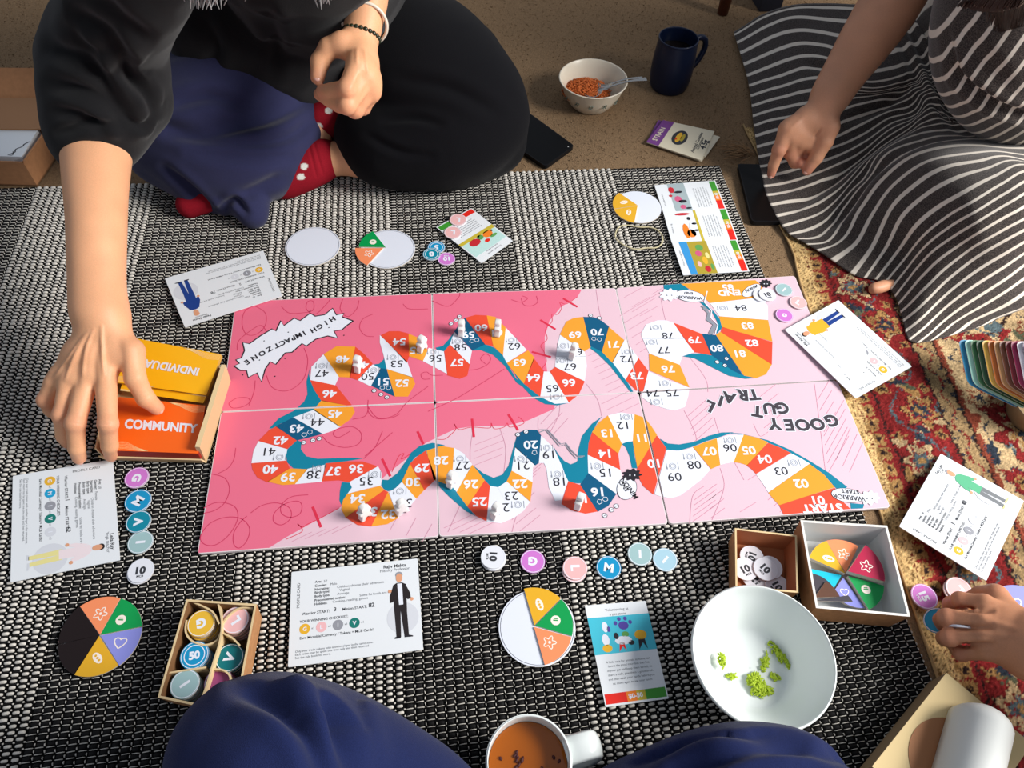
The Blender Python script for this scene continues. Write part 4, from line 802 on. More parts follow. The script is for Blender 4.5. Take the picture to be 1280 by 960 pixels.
TK = dict(G=mat('token_orchid', (206, 122, 206), .4), M=mat('token_blue', (18, 146, 196), .4), V=mat('token_teal', (10, 134, 158), .4), D=mat('token_deep_teal', (10, 112, 120), .4), I=mat('token_pale_teal', (158, 190, 192), .4), J=mat('token_pale_blue', (166, 202, 218), .4), L=mat('token_blush', (236, 184, 184), .4), W=mat('token_white', (228, 230, 238), .4), Y=mat('token_yellow', (232, 184, 58), .4), R=mat('token_plum', (150, 70, 120), .4))
TEDGE = mat('token_edge', (216, 212, 214), .6)
def token(px, col, ch, rot, label, z0=RZ, R=.0152, th=.0016, grp='round game tokens', tilt=None, ring=False, sub=None):
    c = U(*px, z0+th); t = thing('game_token', label, 'token', (c[0], c[1], z0), 0, grp)
    o = MB().prism(circ(c, R, 32), z0, z0+th, 0, 1).build('token_disc', [TK[col], TEDGE], t)
    mb = MB(); rr = math.radians(rot); z = z0+th+.0001
    mb.stroke(circ(c, R*.93, 32), R*.05, z, 0, True)
    if ring: mb.stroke(circ(c, R*.72, 28), R*.07, z, 0, True)
    if ch:
        text(mb, ch, c, R*(.95 if len(ch) < 2 else .8), rr, z, 1 if col == 'W' else 0, .05, 1.1)
        if len(ch) > 1: text(mb, 'MCB', (c[0]+R*.48*math.sin(rr), c[1]-R*.48*math.cos(rr)), R*.26, rr, z, 1 if col == 'W' else 0, .03)
    mb.build('token_print', [P_W, INKD], t)['kind'] = 'stuff'
    return t
def stack(px, col, ch, rot, labels, z0=RZ, offs=None, **k):
    for i, lb in enumerate(labels):
        o = offs[i] if offs else (0, 0); token((px[0]+o[0], px[1]+o[1]), col, ch if i == len(labels)-1 else '', rot, lb, z0+i*.00175, **k)
token((171, 597), 'G', 'G', -90, 'orchid purple token, top of the column beside the card at left')
token((172.5, 626), 'M', 'M', 70, 'bright blue M token in the column at left', R=.0163)
token((173, 652), 'V', 'V', 100, 'teal V token in the column at left', RZ+.0018)
token((175.5, 677.5), 'I', 'I', -80, 'pale grey-green token in the column at left')
stack((176, 713), 'W', '10', 10, ['lower white token under the 10 token at left', 'white 10 token, bottom of the column at left'], offs=[(-1, 2), (0, 0)])
stack((616.5, 697), 'W', '10', -90, ['lowest white token of the stack under the board', 'middle white token of the stack under the board', 'white 10 token on top of the stack under the board'], offs=[(0, 2), (1, 1), (0, -1)])
token((666, 701.5), 'G', 'G', 180, 'orchid purple token below the board, right of the white 10 stack')
stack((718, 711), 'L', 'L', -85, ['lower blush token of the pair below the board', 'upper blush L token of the pair below the board'], offs=[(0, 2), (1, -1)])
token((761, 709.5), 'M', 'M', -8, 'bright blue M token below the board')
token((800, 692.5), 'I', 'I', 0, 'pale grey-teal token below the board')
token((831.5, 699.5), 'J', 'I', -40, 'pale blue token below the board, last of the row')
token((545.5, 309), 'M', '5', 190, 'blue token, upper of the overlapping blue pair above the board', RZ, .0142, ring=True)
token((539.5, 317.5), 'V', '8', 190, 'blue-teal token, lower of the overlapping blue pair above the board', RZ+.0018, .0142, ring=True)
token((558, 323.5), 'G', '10', 190, 'orchid purple token touching the blue pair above the board', RZ, .0142)
token((572.5, 274.5), 'L', 'L', 180, 'blush token on the event card by its red bar', .0078, .0142)
token((566, 290.5), 'L', 'L', 180, 'blush token on the event card by its green bar', .0078, .0142)
TB = ZB+.0011
token((952, 369), 'W', '10', 20, 'lower white token over the printed germ at the trail end', TB, .0135)
token((959.5, 368), 'W', '10', 20, 'upper white 10 token at the trail end', TB+.0018, .0135)
token((980, 362), 'I', 'I', -40, 'pale teal token at the far right corner of the board', TB, .0135)
token((998, 378), 'L', 'L', -40, 'blush token on the right edge of the board', TB, .0135)
token((980.5, 394), 'G', 'o', 0, 'orchid purple token on the right edge of the board', TB, .0135, ring=False)
token((1155.5, 745.5), 'G', '15', -70, 'orchid purple 15 token beside the right-hand fingers', .0095, .0158)
token((1196, 739), 'L', '', 0, 'lower blush token under the blush pair by the hand', .0095, .0158)
token((1199, 737), 'L', 'L', 120, 'upper blush L token of the pair by the hand', .0113, .0158)
# rubber band
mb = MB(); mb.tube(catmull([U(x, y, .0062) for x, y in ((769, 294), (773, 284.5), (783, 281.5), (800, 284), (812, 284), (822, 288), (828, 296), (827, 304.5), (820, 309.5), (808, 310), (794, 311.5), (780, 306.5), (771.5, 300))], 6, True), .0013, 6, 0, True)
tag(mb.build('rubber_band', mat('rubber_cream', (196, 186, 150), .6), None, True), 'cream rubber band lying on the woven rug', 'rubber band')
# ================================================================= game figures
FIGW = mat('figure_white', (232, 230, 228), .45, .4)
def figure_bm():
    h = .030
    prof = catmull([(.0060, 0), (.0085, .002), (.0072, .008), (.0066, .0135), (.0084, .0165), (.0088, .0195), (.0065, .0210), (.0048, .0222), (.0056, .0255), (.0042, .0292), (0, .0305)], 3)
    P = [(p[0], p[1]) for p in prof]; P = P+[(-a, b) for a, b in P[-2::-1]]
    P = P+[(-.0035, 0), (-.0022, .0045), (0, .006), (.0022, .0045), (.0035, 0)]
    b = bmesh.new(); V = [b.verts.new((x, -.0042, z)) for x, z in P]; f = b.faces.new(V)
    r = bmesh.ops.extrude_face_region(b, geom=[f]); vs = [e for e in r['geom'] if isinstance(e, bmesh.types.BMVert)]; bmesh.ops.translate(b, verts=vs, vec=(0, .0084, 0))
    bmesh.ops.recalc_face_normals(b, faces=b.faces)
    ed = [e for e in b.edges if abs(e.verts[0].co.y-e.verts[1].co.y) < 1e-6]
    bmesh.ops.bevel(b, geom=ed, offset=.0012, segments=2, affect='EDGES', profile=.6)
    me = bpy.data.meshes.new('game_figure'); b.to_mesh(me); b.free(); me.materials.append(FIGW); me.polygons.foreach_set('use_smooth', [True]*len(me.polygons)); return me
FM = figure_bm()
for (px, rot, wh) in (((449, 462), 75, 'a red cell right of the orange 48'), ((528, 437), 60, 'an orange cell just left of the first seam'), ((577, 417), 85, 'the teal 59 cell at the far edge'), ((622, 417), 85, 'an orange cell behind the white 62'), ((716, 446), 65, 'a white cell below the orange 69'), ((457, 646), 50, 'the red cell under the orange 34'), ((503, 640), 35, 'a white cell left of the first seam'), ((565, 605), 60, 'a white cell right of the first seam'), ((620, 644), 55, 'a white cell at a loop bottom'), ((723, 632), 70, 'the red cell beside the teal 16')):
    o = bpy.data.objects.new('game_figure', FM); COL.objects.link(o); p = U(*px, ZB+.0007); o.location = p; o.rotation_euler = (0, 0, math.radians(rot))
    tag(o, 'small white standing game figure on '+wh, 'game piece', 'white game figures on the board')
# ================================================================= boxes, bowls, mugs
KRAFT = mat('kraft_card', (176, 126, 84), .75, .25); grain(KRAFT, 160, .12); KEDGE = mat('kraft_cut_edge', (222, 196, 150), .75); KIN = mat('kraft_inside', (168, 104, 66), .75); GREYIN = mat('box_grey_lining', (206, 208, 208), .55)
def open_box(name, rim, h, label, cat, out, inn, edge, t=.0028, z0=RZ, taper=.94, group=None):
    """four separate walls and a bottom; rim = four pixel corners of the rim at height h (counter-clockwise seen from above)"""
    P = [U(x, y, h)[:2] for x, y in rim]; c = sum(P)/4; B = [c+(p-c)*taper for p in P]
    T = thing(name, label, cat, (c[0], c[1], z0), 0, group)
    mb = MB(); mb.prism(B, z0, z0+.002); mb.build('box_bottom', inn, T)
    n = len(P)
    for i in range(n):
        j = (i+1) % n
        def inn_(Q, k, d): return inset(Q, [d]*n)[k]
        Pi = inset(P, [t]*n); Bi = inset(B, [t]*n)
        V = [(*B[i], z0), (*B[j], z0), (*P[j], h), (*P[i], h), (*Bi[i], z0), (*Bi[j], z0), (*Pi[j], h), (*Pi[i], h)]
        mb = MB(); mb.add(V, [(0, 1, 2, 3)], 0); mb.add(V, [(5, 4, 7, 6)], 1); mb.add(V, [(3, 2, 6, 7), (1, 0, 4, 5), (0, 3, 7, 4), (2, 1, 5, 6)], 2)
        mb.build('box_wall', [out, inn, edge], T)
    return T, P, B, c
# ---- white-lined box of wedges
bx, P_, B_, c_ = open_box('wedge_box', [(1020, 760), (1138, 771), (1109, 657), (1000.5, 650)], .052, 'larger open kraft box with grey-white lining, holding coloured wedges', 'box', KRAFT, GREYIN, mat('box_white_edge', (226, 224, 218), .6))
GB = 'food wedges in the lined box'
zb = RZ+.0035
wc = (1056.5, 717)
wedge(wc, (1012, 697), (1033, 676), zb+.012, 'y', 'golden yellow wedge stack in the lined box, upper left', GB, th=.006)
wedge((1057, 716), (1033, 676), (1073, 683), zb+.012, 'o', 'orange wedge stack at the back of the lined box', GB, th=.006)
wedge((1060, 714), (1082, 681), (1106, 727), zb+.02, 'r', 'dark red wedge stack, tallest in the lined box', GB, th=.008)
wedge((1060, 720), (1105, 732), (1086, 762), zb+.012, 'g', 'green wedge stack in the lined box, right front', GB, th=.006)
wedge((1052, 719), (1043, 734), (1013, 711), zb+.01, 'c', 'cyan wedge in the lined box, left side', GB, False, th=.004)
wedge((1054, 722), (1081, 760), (1042, 740), zb+.01, 'p', 'violet wedge in the lined box, front middle', GB, th=.004)
for k, (a, b, c2, col, lb) in enumerate((((1018, 745), (1046, 743), (1016, 717), 'n', 'charcoal wedge in the lined box'), ((1018, 747), (1050, 746), (1032, 727), 'b', 'brown wedge in the lined box'), ((1018, 751), (1066, 752), (1060, 744), 'n', 'dark wedge leaning against the front wall of the lined box'))):
    wedge(a, b, c2, zb+.016+.002*k, col, lb, GB, False, th=.0018)
# ---- small kraft box of white tokens
open_box('token_box', [(919.5, 735), (998, 741), (996, 669), (918.5, 660)], .042, 'small open kraft box with reddish inside, holding white tokens', 'box', KRAFT, KIN, KEDGE, .0022)
GT = 'white tokens in the small kraft box'
for k, (px, rot, z, lb) in enumerate((((958, 729), 0, .007, 'white token lowest in the small kraft box'), ((943, 722), 30, .0088, 'white token under the pair in the small kraft box'), ((972, 733), -60, .0106, 'white token at the front right of the small kraft box'), ((940, 696), -110, .0124, 'white 10 token at the back of the small kraft box'), ((932, 711), 25, .0142, 'white 10 token at the left of the small kraft box'), ((963, 709), 5, .0142, 'white token just under the topmost one in the small kraft box'), ((957, 711), -50, .016, 'white 10 token topmost in the small kraft box'))):
    token(px, 'W', '10', rot, lb, z, .0148, grp=GT)
# ---- token tray at left with curled dividers
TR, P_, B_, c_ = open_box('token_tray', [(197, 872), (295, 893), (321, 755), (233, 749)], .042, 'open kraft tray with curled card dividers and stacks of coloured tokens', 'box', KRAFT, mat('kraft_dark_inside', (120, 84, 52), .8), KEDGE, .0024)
def strip(pts, h0, h1, name):
    V = []; pp = catmull([U(x, y, h1)[:2] for x, y in pts], 5)
    mb = MB(); n = len(pp)
    for k in range(n):
        t_ = (pp[min(k+1, n-1)]-pp[max(k-1, 0)]); t_ = t_/np.linalg.norm(t_); nn = np.array([-t_[1], t_[0]])*.0009
        V += [(*(pp[k]-nn), h0), (*(pp[k]+nn), h0), (*(pp[k]+nn), h1), (*(pp[k]-nn), h1)]
    F = []
    for k in range(n-1):
        a = 4*k; b = a+4; F += [(a, b, b+3, a+3), (a+1, a+2, b+2, b+1), (a+3, b+3, b+2, a+2)]
    mb.add(V, F); mb.build(name, KEDGE, TR, False)
strip([(272, 752), (277, 775), (275, 800), (266, 830), (257, 860), (249, 880)], RZ+.002, .040, 'divider')
strip([(233, 775), (232, 790), (240, 801), (256, 806), (270, 801), (276, 790)], RZ+.002, .036, 'divider')
strip([(240, 752), (252, 757), (266, 765), (274, 780)], RZ+.002, .039, 'divider')
strip([(316, 760), (300, 760), (287, 768), (278, 780), (278, 790), (290, 797), (300, 807)], RZ+.002, .038, 'divider')
strip([(211, 841), (230, 838), (258, 834)], RZ+.002, .037, 'divider'); strip([(262, 836), (280, 838), (288, 850), (276, 872), (262, 885)], RZ+.002, .037, 'divider')
GS = 'stacked tokens in the divided tray'
for px, col, ch, rot, n, top, nm, offs in (((251.5, 779), 'Y', 'G', 200, 9, .036, 'yellow', 1), ((294, 775), 'L', 'L', 130, 9, .035, 'blush pink', 1), ((243, 819), 'M', '50', 15, 9, .035, 'bright blue', 1), ((287, 822), 'D', 'V', 75, 8, .031, 'deep teal', 1), ((231, 855), 'I', 'I', -50, 8, .036, 'pale teal', 1), ((273, 853), 'R', '', 0, 7, .030, 'plum', 1)):
    for k in range(n):
        z = top-.0016-(n-1-k)*.0033 if False else RZ+.0025+(top-RZ-.0041)*k/(n-1); jx, jy = (0, 0) if k == n-1 else (random.uniform(-1.2, 1.2)-.8*(n-1-k)*(.35 if col == 'I' else .1), random.uniform(-1, 1))
        pw = U(*px, top)
        # stack is vertical: same ground position for each
        c = pw[:2]+np.array([jx, jy])*.0009; tt = thing('game_token', ('top '+nm+' token with its sign in the divided tray' if k == n-1 else nm+' token of the stack under the top '+nm+' one in the divided tray'), 'token', (c[0], c[1], z), 0, GS if k == n-1 else nm+' stack in the divided tray')
        MB().prism(circ(c, .0152, 28), z, z+.0016, 0, 1).build('token_disc', [TK[col], TEDGE], tt)
        if k == n-1:
            mb = MB(); zz = z+.0017; mb.stroke(circ(c, .0141, 28), .0007, zz, 0, True)
            if ch == '50': mb.stroke(circ(c, .0108, 28), .001, zz, 0, True)
            if ch: text(mb, ch, c, .0145 if len(ch) < 2 else .0115, math.radians(rot), zz, 0, .05)
            mb.build('token_print', P_W, tt)['kind'] = 'stuff'
# ---- card tray under the reaching hand
KT = mat('tray_cream_card', (214, 180, 134), .7)
TY = thing('card_tray', 'shallow cream card tray holding yellow and orange card decks under the hand', 'box', tuple(U(205, 540, RZ)))
def slab4(pts, t, m, name, parent, mside=None):
    S = Sheet(*pts); return S.slab(t, m, name, parent, 0, mside), S
r0, r1, r2, r3 = U(258, 579, RZ), U(289, 478, RZ), U(158, 452, RZ), U(132, 575, RZ)
def wall(a, b, h, lean, name, m, th=.002):
    a, b = np.array(a), np.array(b); d = (b-a)/np.linalg.norm(b-a); n = np.array([d[1], -d[0], 0]); o = n*lean
    S = Sheet(a+o+[0, 0, h], b+o+[0, 0, h], b, a); return S.slab(th, m, name, TY, 0, KEDGE)
MB().prism([r0[:2], r1[:2], r2[:2], r3[:2]], RZ, RZ+.0015).build('tray_bottom', KT, TY)
wall(r0, r1, .042, .004, 'tray_wall', KT, .006); wall(r1, r2, .032, .002, 'tray_wall', KT); wall(r3, r0, .018, .006, 'tray_wall', KT); wall(r2, r3, .03, .002, 'tray_wall', KT)
YC, OC = mat('deck_yellow', (252, 186, 18), .4, .4), mat('deck_orange', (250, 104, 22), .4, .4); YS, OS = mat('deck_edge_yellow', (196, 150, 60), .6), mat('deck_edge_red', (150, 38, 22), .6); DKR = mat('deck_gap_dark', (110, 20, 16), .6)
def deck(c, hs, txt, top, side, label, hatch_m, thick, txp):
    pts = [U(x, y, h) for (x, y), h in zip(c, hs)]; S = Sheet(*pts); cc = S.centre()
    t = thing('card_deck', label, 'cards', (cc[0], cc[1], cc[2]-thick), 0, 'two card decks in the cream tray')
    S.slab(thick, top, 'deck', t, .0015, side)
    mb = MB(); gv = glyphs(txt, .04)[0] if txt else [(0, 0, 0), (1, 0, 0)]; gw = (max(v[0] for v in gv)-min(v[0] for v in gv))*S.h*.24
    text(mb, txt, (txp[0]*S.w, txp[1]*S.h), S.h*.24, 0, .0002, 0, .04, txp[2]*S.w/gw); S.xf(mb).build('deck_lettering', P_W, t)['kind'] = 'stuff'
    mb = MB()
    for k in range(7):   # fine line fan in two opposite corners
        f = k/12; mb.stroke(catmull([(S.w*(.0), S.h*(.13-.02*k)), (S.w*.14, S.h*(.16-.02*k)), (S.w*.3, S.h*(.06-.008*k)), (S.w*.42, S.h*.012)], 4), .00035, .0002)
        mb.stroke(catmull([(S.w, S.h*(.87+.02*k)), (S.w*.86, S.h*(.84+.02*k)), (S.w*.7, S.h*(.94+.008*k)), (S.w*.58, S.h*.988)], 4), .0004, .0002)
    S.xf(mb).build('deck_line_pattern', hatch_m, t)['kind'] = 'stuff'; return S
# text reads from the far side: page's lower edge is the far edge
CR = mat('deck_line_cream', (255, 226, 160), .5)
deck([(258, 494), (146, 478), (165, 422), (276.5, 443)], [.034, .034, .05, .05], 'INDIVIDUAL', YC, YS, 'yellow card deck lettered in white, leaning at the far side of the tray', CR, .006, (.5, .5, .66))
deck([(254, 504), (150, 488), (154, 476), (258, 495)], [.028, .028, .03, .03], '', YC, YS, 'second yellow card lying under the leaning yellow deck in the tray', CR, .003, (.5, .5, 1))
deck([(148, 496), (256.5, 507), (248, 567), (140, 563)], [.032, .032, .036, .036], 'COMMUNITY', OC, OS, 'orange card deck lettered in white, at the near side of the tray', CR, .014, (.53, .5, .84))
# ---- big white bowl with green rice
CER = mat('ceramic_white', (228, 234, 232), .25, .5)
def bowl(c, prof, label, mats_, name='bowl', seg=64):
    t = thing(name, label, 'bowl', (c[0], c[1], c[2])); MB().lathe([(r, z) for r, z in prof], seg, c).build('bowl_body', mats_, t, True, True); return t
bc = U(952, 821, .058); bc[2] = RZ
R_ = .0785
def quiet(P): return [tuple(p) for p in catmull(P, 4)]
bowl(bc, quiet([(.0005, .004), (.03, .004), (.04, .001), (.044, .0), (.047, .004), (.060, .022), (.072, .044), (.0775, .057), (.0785, .0595), (.0772, .0612), (.0755, .060), (.069, .045), (.056, .023), (.046, .0115), (.036, .009), (.0005, .009)]), 'wide white ceramic bowl with leftover green rice, by the navy knee', CER)
def grains(name, label, spots, m, L=.006, r=.0012, cat='rice', par=None):
    rr = np.random.default_rng(4); mb = MB()
    for (cx, cy, cz, sx, sy, hh, n, th) in spots:
        for _ in range(n):
            a, b = rr.normal(0, .45, 2); q_ = math.hypot(a, b)
            if q_ > .95: a, b = a/q_*.9*rr.uniform(.3, 1), b/q_*.9*rr.uniform(.3, 1)
            q = max(0, 1-(a*a+b*b)); x = cx+(a*sx*math.cos(th)-b*sy*math.sin(th)); y = cy+(a*sx*math.sin(th)+b*sy*math.cos(th)); z = cz+hh*q*rr.uniform(.2, 1)+r*.6
            d = rr.normal(0, 1, 3); d[2] *= .45; d /= np.linalg.norm(d); p = np.array([x, y, z]); k = L*rr.uniform(.35, .6)
            mb.tube([p-d*k, p-d*k*.5, p+d*k*.5, p+d*k], [r*.4, r, r, r*.4], 5)
    o = mb.build(name, m, par, True); o['kind'] = 'stuff'
    if label: o['label'] = label; o['category'] = cat
    return o
def bp(px, py, h=.016): return U(px, py, h)
GRN = mat('rice_green', (168, 192, 44), .6); gs = []
for px, py, sx, sy, hh, n, th in ((945, 856, .017, .012, .007, 150, -.9), (974, 818, .02, .0055, .005, 90, -.95), (956, 828, .013, .004, .004, 50, 1.2), (901, 826, .01, .004, .005, 45, 1.7), (914, 845, .006, .004, .003, 16, 0), (970, 846, .009, .005, .002, 14, .3), (958, 862, .008, .006, .004, 30, 0)):
    p = bp(px, py, .0155); gs.append((p[0], p[1], RZ+(.0095 if px > 905 else .0145), sx, sy, hh, n, th))
grains('green_rice', 'clumps of bright green rice left in the white bowl', gs, GRN, .0055, .0011)
# ---- tea mug
TM = thing('tea_mug', 'white mug of brown tea at the bottom edge between the navy knees', 'mug', tuple(U(661, 950, .088)[:2])+(RZ,))
mc = U(661, 951.5, .09); mc[2] = RZ
MB().lathe(quiet([(.0005, .0), (.03, .0), (.036, .004), (.041, .03), (.0415, .07), (.0418, .0885), (.0408, .0905), (.0392, .089), (.0388, .06), (.036, .012), (.0005, .008)]), 64, mc).build('mug_body', CER, TM, True, True)
TEA = mat('tea', (150, 78, 14), .08, .5, Transmission_Weight=.0); MB().prism(circ(mc, .0386, 48), RZ+.066, RZ+.0695).build('tea', TEA, TM)
mb = MB(); rr = random.Random(3)
for k in range(15):
    a = rr.uniform(0, 6.28); q = rr.uniform(.008, .033) if k > 6 else 0; x, y = mc[0]+q*math.cos(a)-(.012 if k <= 6 else 0)+(rr.uniform(-.006, .006) if k <= 6 else 0), mc[1]+q*math.sin(a)*.5+(.004+rr.uniform(-.006, .006) if k <= 6 else 0)
    mb.tube(catmull([(x, y, RZ+.0698), (x+.002*math.cos(a*3), y+.002*math.sin(a*3), RZ+.0703), (x+.003*math.cos(a*5), y+.003, RZ+.0698)], 3), [.0003]+[.0013]*5+[.0003], 6)
mb.build('tea_leaves', mat('tea_leaf', (62, 16, 20), .6), TM, True)['kind'] = 'stuff'
ha = math.atan2(*(U(738, 937, .05)-mc)[[1, 0]])
def hp(r, z): return np.array([mc[0]+r*math.cos(ha), mc[1]+r*math.sin(ha), RZ+z])
hb = MB(); pts = catmull([hp(.038, .078), hp(.054, .082), (hp(.068, .077)), hp(.073, .058), hp(.068, .036), hp(.052, .022), hp(.038, .02)], 6)
tv = np.array([-math.sin(ha), math.cos(ha), 0]); V = []; n = len(pts)
for i in range(n):
    t_ = pts[min(i+1, n-1)]-pts[max(i-1, 0)]; t_ /= np.linalg.norm(t_); o_ = np.cross(tv, t_)
    V += [pts[i]+tv*.0135*math.cos(k*math.pi/5)+o_*.0042*math.sin(k*math.pi/5) for k in range(10)]
hb.add(V, [(i*10+k, i*10+(k+1) % 10, i*10+10+(k+1) % 10, i*10+10+k) for i in range(n-1) for k in range(10)]); hb.build('mug_handle', CER, TM, True)
# ---- far bowl of orange rice with cutlery
c2 = U(741.5, 100, .05); c2[2] = 0
CREAMW = mat('stoneware_cream', (226, 216, 196), .3, .5)
FB = bowl(c2, quiet([(.0005, .003), (.03, .003), (.036, .0), (.04, .002), (.052, .02), (.062, .044), (.0655, .0525), (.0665, .0535), (.065, .0545), (.063, .053), (.058, .044), (.048, .022), (.036, .008), (.0005, .007)]), 'cream bowl of orange rice with spoon and fork, on the beige carpet', CREAMW, 'rice_bowl')
SPR = mat('bowl_sprig_green', (104, 116, 104), .5)
for k in range(9):
    a = -2.6+k*.24; mb = MB(); zz = .027; rr0 = .0572
    for q in range(4):
        b = a+(q-1.5)*.035; mb.tube([(c2[0]+rr0*math.cos(b), c2[1]+rr0*math.sin(b), zz), (c2[0]+(rr0+.0015)*math.cos(b+.03), c2[1]+(rr0+.0015)*math.sin(b+.03), zz+.004*(1 if q % 2 else -.4))], [.0008, .0013], 5)
    if k % 2 == 0: mb.build('painted_sprig', SPR, FB)
ORG = mat('rice_orange', (206, 108, 48), .6)
grains('orange_rice', 'mound of orange rice in the cream bowl', [(c2[0]-.011, c2[1]+.003, .022, .05, .044, .018, 2000, .2), (c2[0]+.006, c2[1]-.018, .024, .032, .02, .012, 500, 0)], ORG, .0075, .00105)
MET = mat('steel', (190, 188, 184), .25, .5, 1.0)
def cutlery(name, label, a, b, bowl_, head):
    a, b = np.array(a), np.array(b); d = (b-a); L = np.linalg.norm(d); d = d/L; s_ = np.cross(d, [0, 0, 1.]); s_ /= np.linalg.norm(s_); u = np.cross(s_, d); V = []; F = []; N = 22
    for i in range(N):
        f = i/(N-1); wd = .0022+.0035*max(0, (f-.75)/.25)
        if f < .30: x = f/.30; wd = .0035+.0085*math.sin(math.pi*min(1, x*.9+.12))**.8 if head == 'spoon' else .0105-.004*x*x
        dip = -.006*math.sin(math.pi*min(1, f/.3)) if f < .3 else .004*math.sin(math.pi*(f-.3)/.7)
        p = a+d*L*f+u*dip
        for q in (-1, -.5, 0, .5, 1): V.append(p+s_*wd*q+u*(.0022*(q*q-1) if f < .3 else -.0006*q*q))
        for q in (-1, -.5, 0, .5, 1): V.append(p+s_*wd*q*.98+u*((.0022*(q*q-1) if f < .3 else -.0006*q*q)-.0012))
    for i in range(N-1):
        o = 10*i
        for k in range(4):
            if head == 'fork' and i < 4 and k in (1, 2) and False: continue
            F += [(o+k, o+k+1, o+11+k, o+10+k), (o+5+k+1, o+5+k, o+15+k, o+16+k)]
        F += [(o, o+10, o+15, o+5), (o+4, o+9, o+19, o+14)]
    F += [(0, 5, 6, 1), (1, 6, 7, 2), (2, 7, 8, 3), (3, 8, 9, 4)]
    t = thing(name, label, 'cutlery', tuple(a)); mb = MB(); mb.add(V, F); mb.build('cutlery_body', MET, t, True)
cutlery('spoon', 'steel spoon resting in the orange rice, nearer of the two', U(731, 116, .036), U(808, 98, .062), 1, 'spoon')
cutlery('fork', 'steel fork resting in the orange rice behind the spoon', U(748, 107, .038), U(803, 97, .0585), 1, 'fork')
# ---- blue mug
BM = mat('mug_navy_glaze', (14, 26, 52), .35, .35); c3 = U(848, 50, .098); c3[2] = 0
BT = thing('blue_mug', 'dark blue mug standing on the carpet beside the striped dress', 'mug', tuple(c3))
MB().lathe(quiet([(.0005, .0), (.031, .0), (.037, .003), (.0405, .02), (.0415, .05), (.0395, .08), (.0385, .097), (.039, .102), (.0378, .1035), (.036, .101), (.0358, .08), (.037, .04), (.034, .01), (.0005, .008)]), 56, c3).build('mug_body', BM, BT, True, True)
MB().prism(circ(c3, .0355, 40), .074, .0765).build('coffee', mat('coffee', (22, 16, 14), .1, .5), BT)
hd = U(885, 62, .06)-c3; ha = math.atan2(hd[1], hd[0])
mb = MB(); mb.tube(catmull([c3+[r*math.cos(ha), r*math.sin(ha), z] for r, z in ((.038, .09), (.052, .092), (.066, .084), (.070, .066), (.062, .044), (.05, .03), (.0395, .024))], 6), .0058, 10); mb.build('mug_handle', BM, BT, True)
# ---- flashcards on the carpet
GF = 'pile of small printed cards on the carpet'; FCW = mat('flashcard_cream', (226, 216, 190), .5); FCP = mat('flashcard_purple', (120, 66, 136), .5); FCY = mat('flashcard_yellow', (214, 160, 40), .5)
for k, (cs, z, lb) in enumerate((([(823, 150), (897, 174), (877, 202), (808, 178)], .002, 'lowest card of the small pile on the carpet, edge peeping out'), ([(831, 150), (900, 171), (882, 196), (811, 179)], .004, 'middle card of the small pile on the carpet, yellow corner showing'), ([(829, 150), (893, 164), (877, 200.5), (808, 177.5)], .0068, 'top card of the small pile, purple end and round badge print'))):
    S = Sheet(*[U(x, y, z) for x, y in (cs[0], cs[1], cs[2], cs[3])]); t = thing('flash_card', lb, 'card', tuple(S.centre()), 0, GF); S.slab(.0012, FCW, 'card_sheet', t, .0012)
    mb = MB(); mb.poly([(0, 0), (S.w*.22, 0), (S.w*.22, S.h), (0, S.h)], .0001); S.xf(mb).build('printed_band', FCP if k != 1 else FCY, t)
    if k == 2:
        mb = MB(); disc(mb, (S.w*.47, S.h*.5), S.w*.135, .0002, 0, 24, S.h*.27); disc(mb, (S.w*.45, S.h*.5), S.w*.05, .0003, 1, 12, S.h*.19); disc(mb, (S.w*.52, S.h*.52), S.w*.035, .0003, 2, 10, S.h*.14); disc(mb, (S.w*.42, S.h*.42), S.w*.02, .0004, 3, 8); S.xf(mb).build('printed_badge', [INKD, C_Y, FIELD, G1], t)
        mb = MB(); text(mb, 'Animal Cookies', (S.w*.79, S.h*.5), S.h*.11, math.pi/2, .0002, 0, .02); text(mb, 'Chocolate', (S.w*.85, S.h*.5), S.h*.10, math.pi/2, .0002, 0, .02); text(mb, '4.5g', (S.w*.94, S.h*.5), S.h*.18, math.pi/2, .0002, 0, .04); S.xf(mb).build('printed_text', INKD, t)['kind'] = 'stuff'
        mb = MB(); text(mb, 'STRAIN', (S.w*.1, S.h*.42), S.h*.17, math.pi/2, .0003, 0, .02); S.xf(mb).build('printed_band_text', FCW, t)['kind'] = 'stuff'
# ---- phones
PH = mat('phone_glass_black', (8, 8, 9), .3, .12); PHS = mat('phone_edge', (14, 15, 18), .45, .2)
def phone(cs, h, label):
    S = Sheet(*[U(x, y, h) for x, y in cs]); t = thing('phone', label, 'phone', (S.centre()[0], S.centre()[1], h-.008)); S.slab(.008, PHS, 'phone_body', t, .008, None, 5)
    mb = MB(); mb.poly(rounded([(.002, .002), (S.w-.002, .002), (S.w-.002, S.h-.002), (.002, S.h-.002)], .007), .0001); S.xf(mb).build('screen', PH, t)
    mb = MB(); disc(mb, (S.w*.86, .007), .0012, .0002, 0, 8); S.xf(mb).build('camera_dot', GREYIN, t)
phone([(600, 152), (652, 134), (718, 182), (682, 208)], .009, 'black phone sticking out from under the black trouser leg')
phone([(922, 204.5), (972, 206), (1002, 277), (940, 277)], .0105, 'black phone half under the hem of the striped dress')
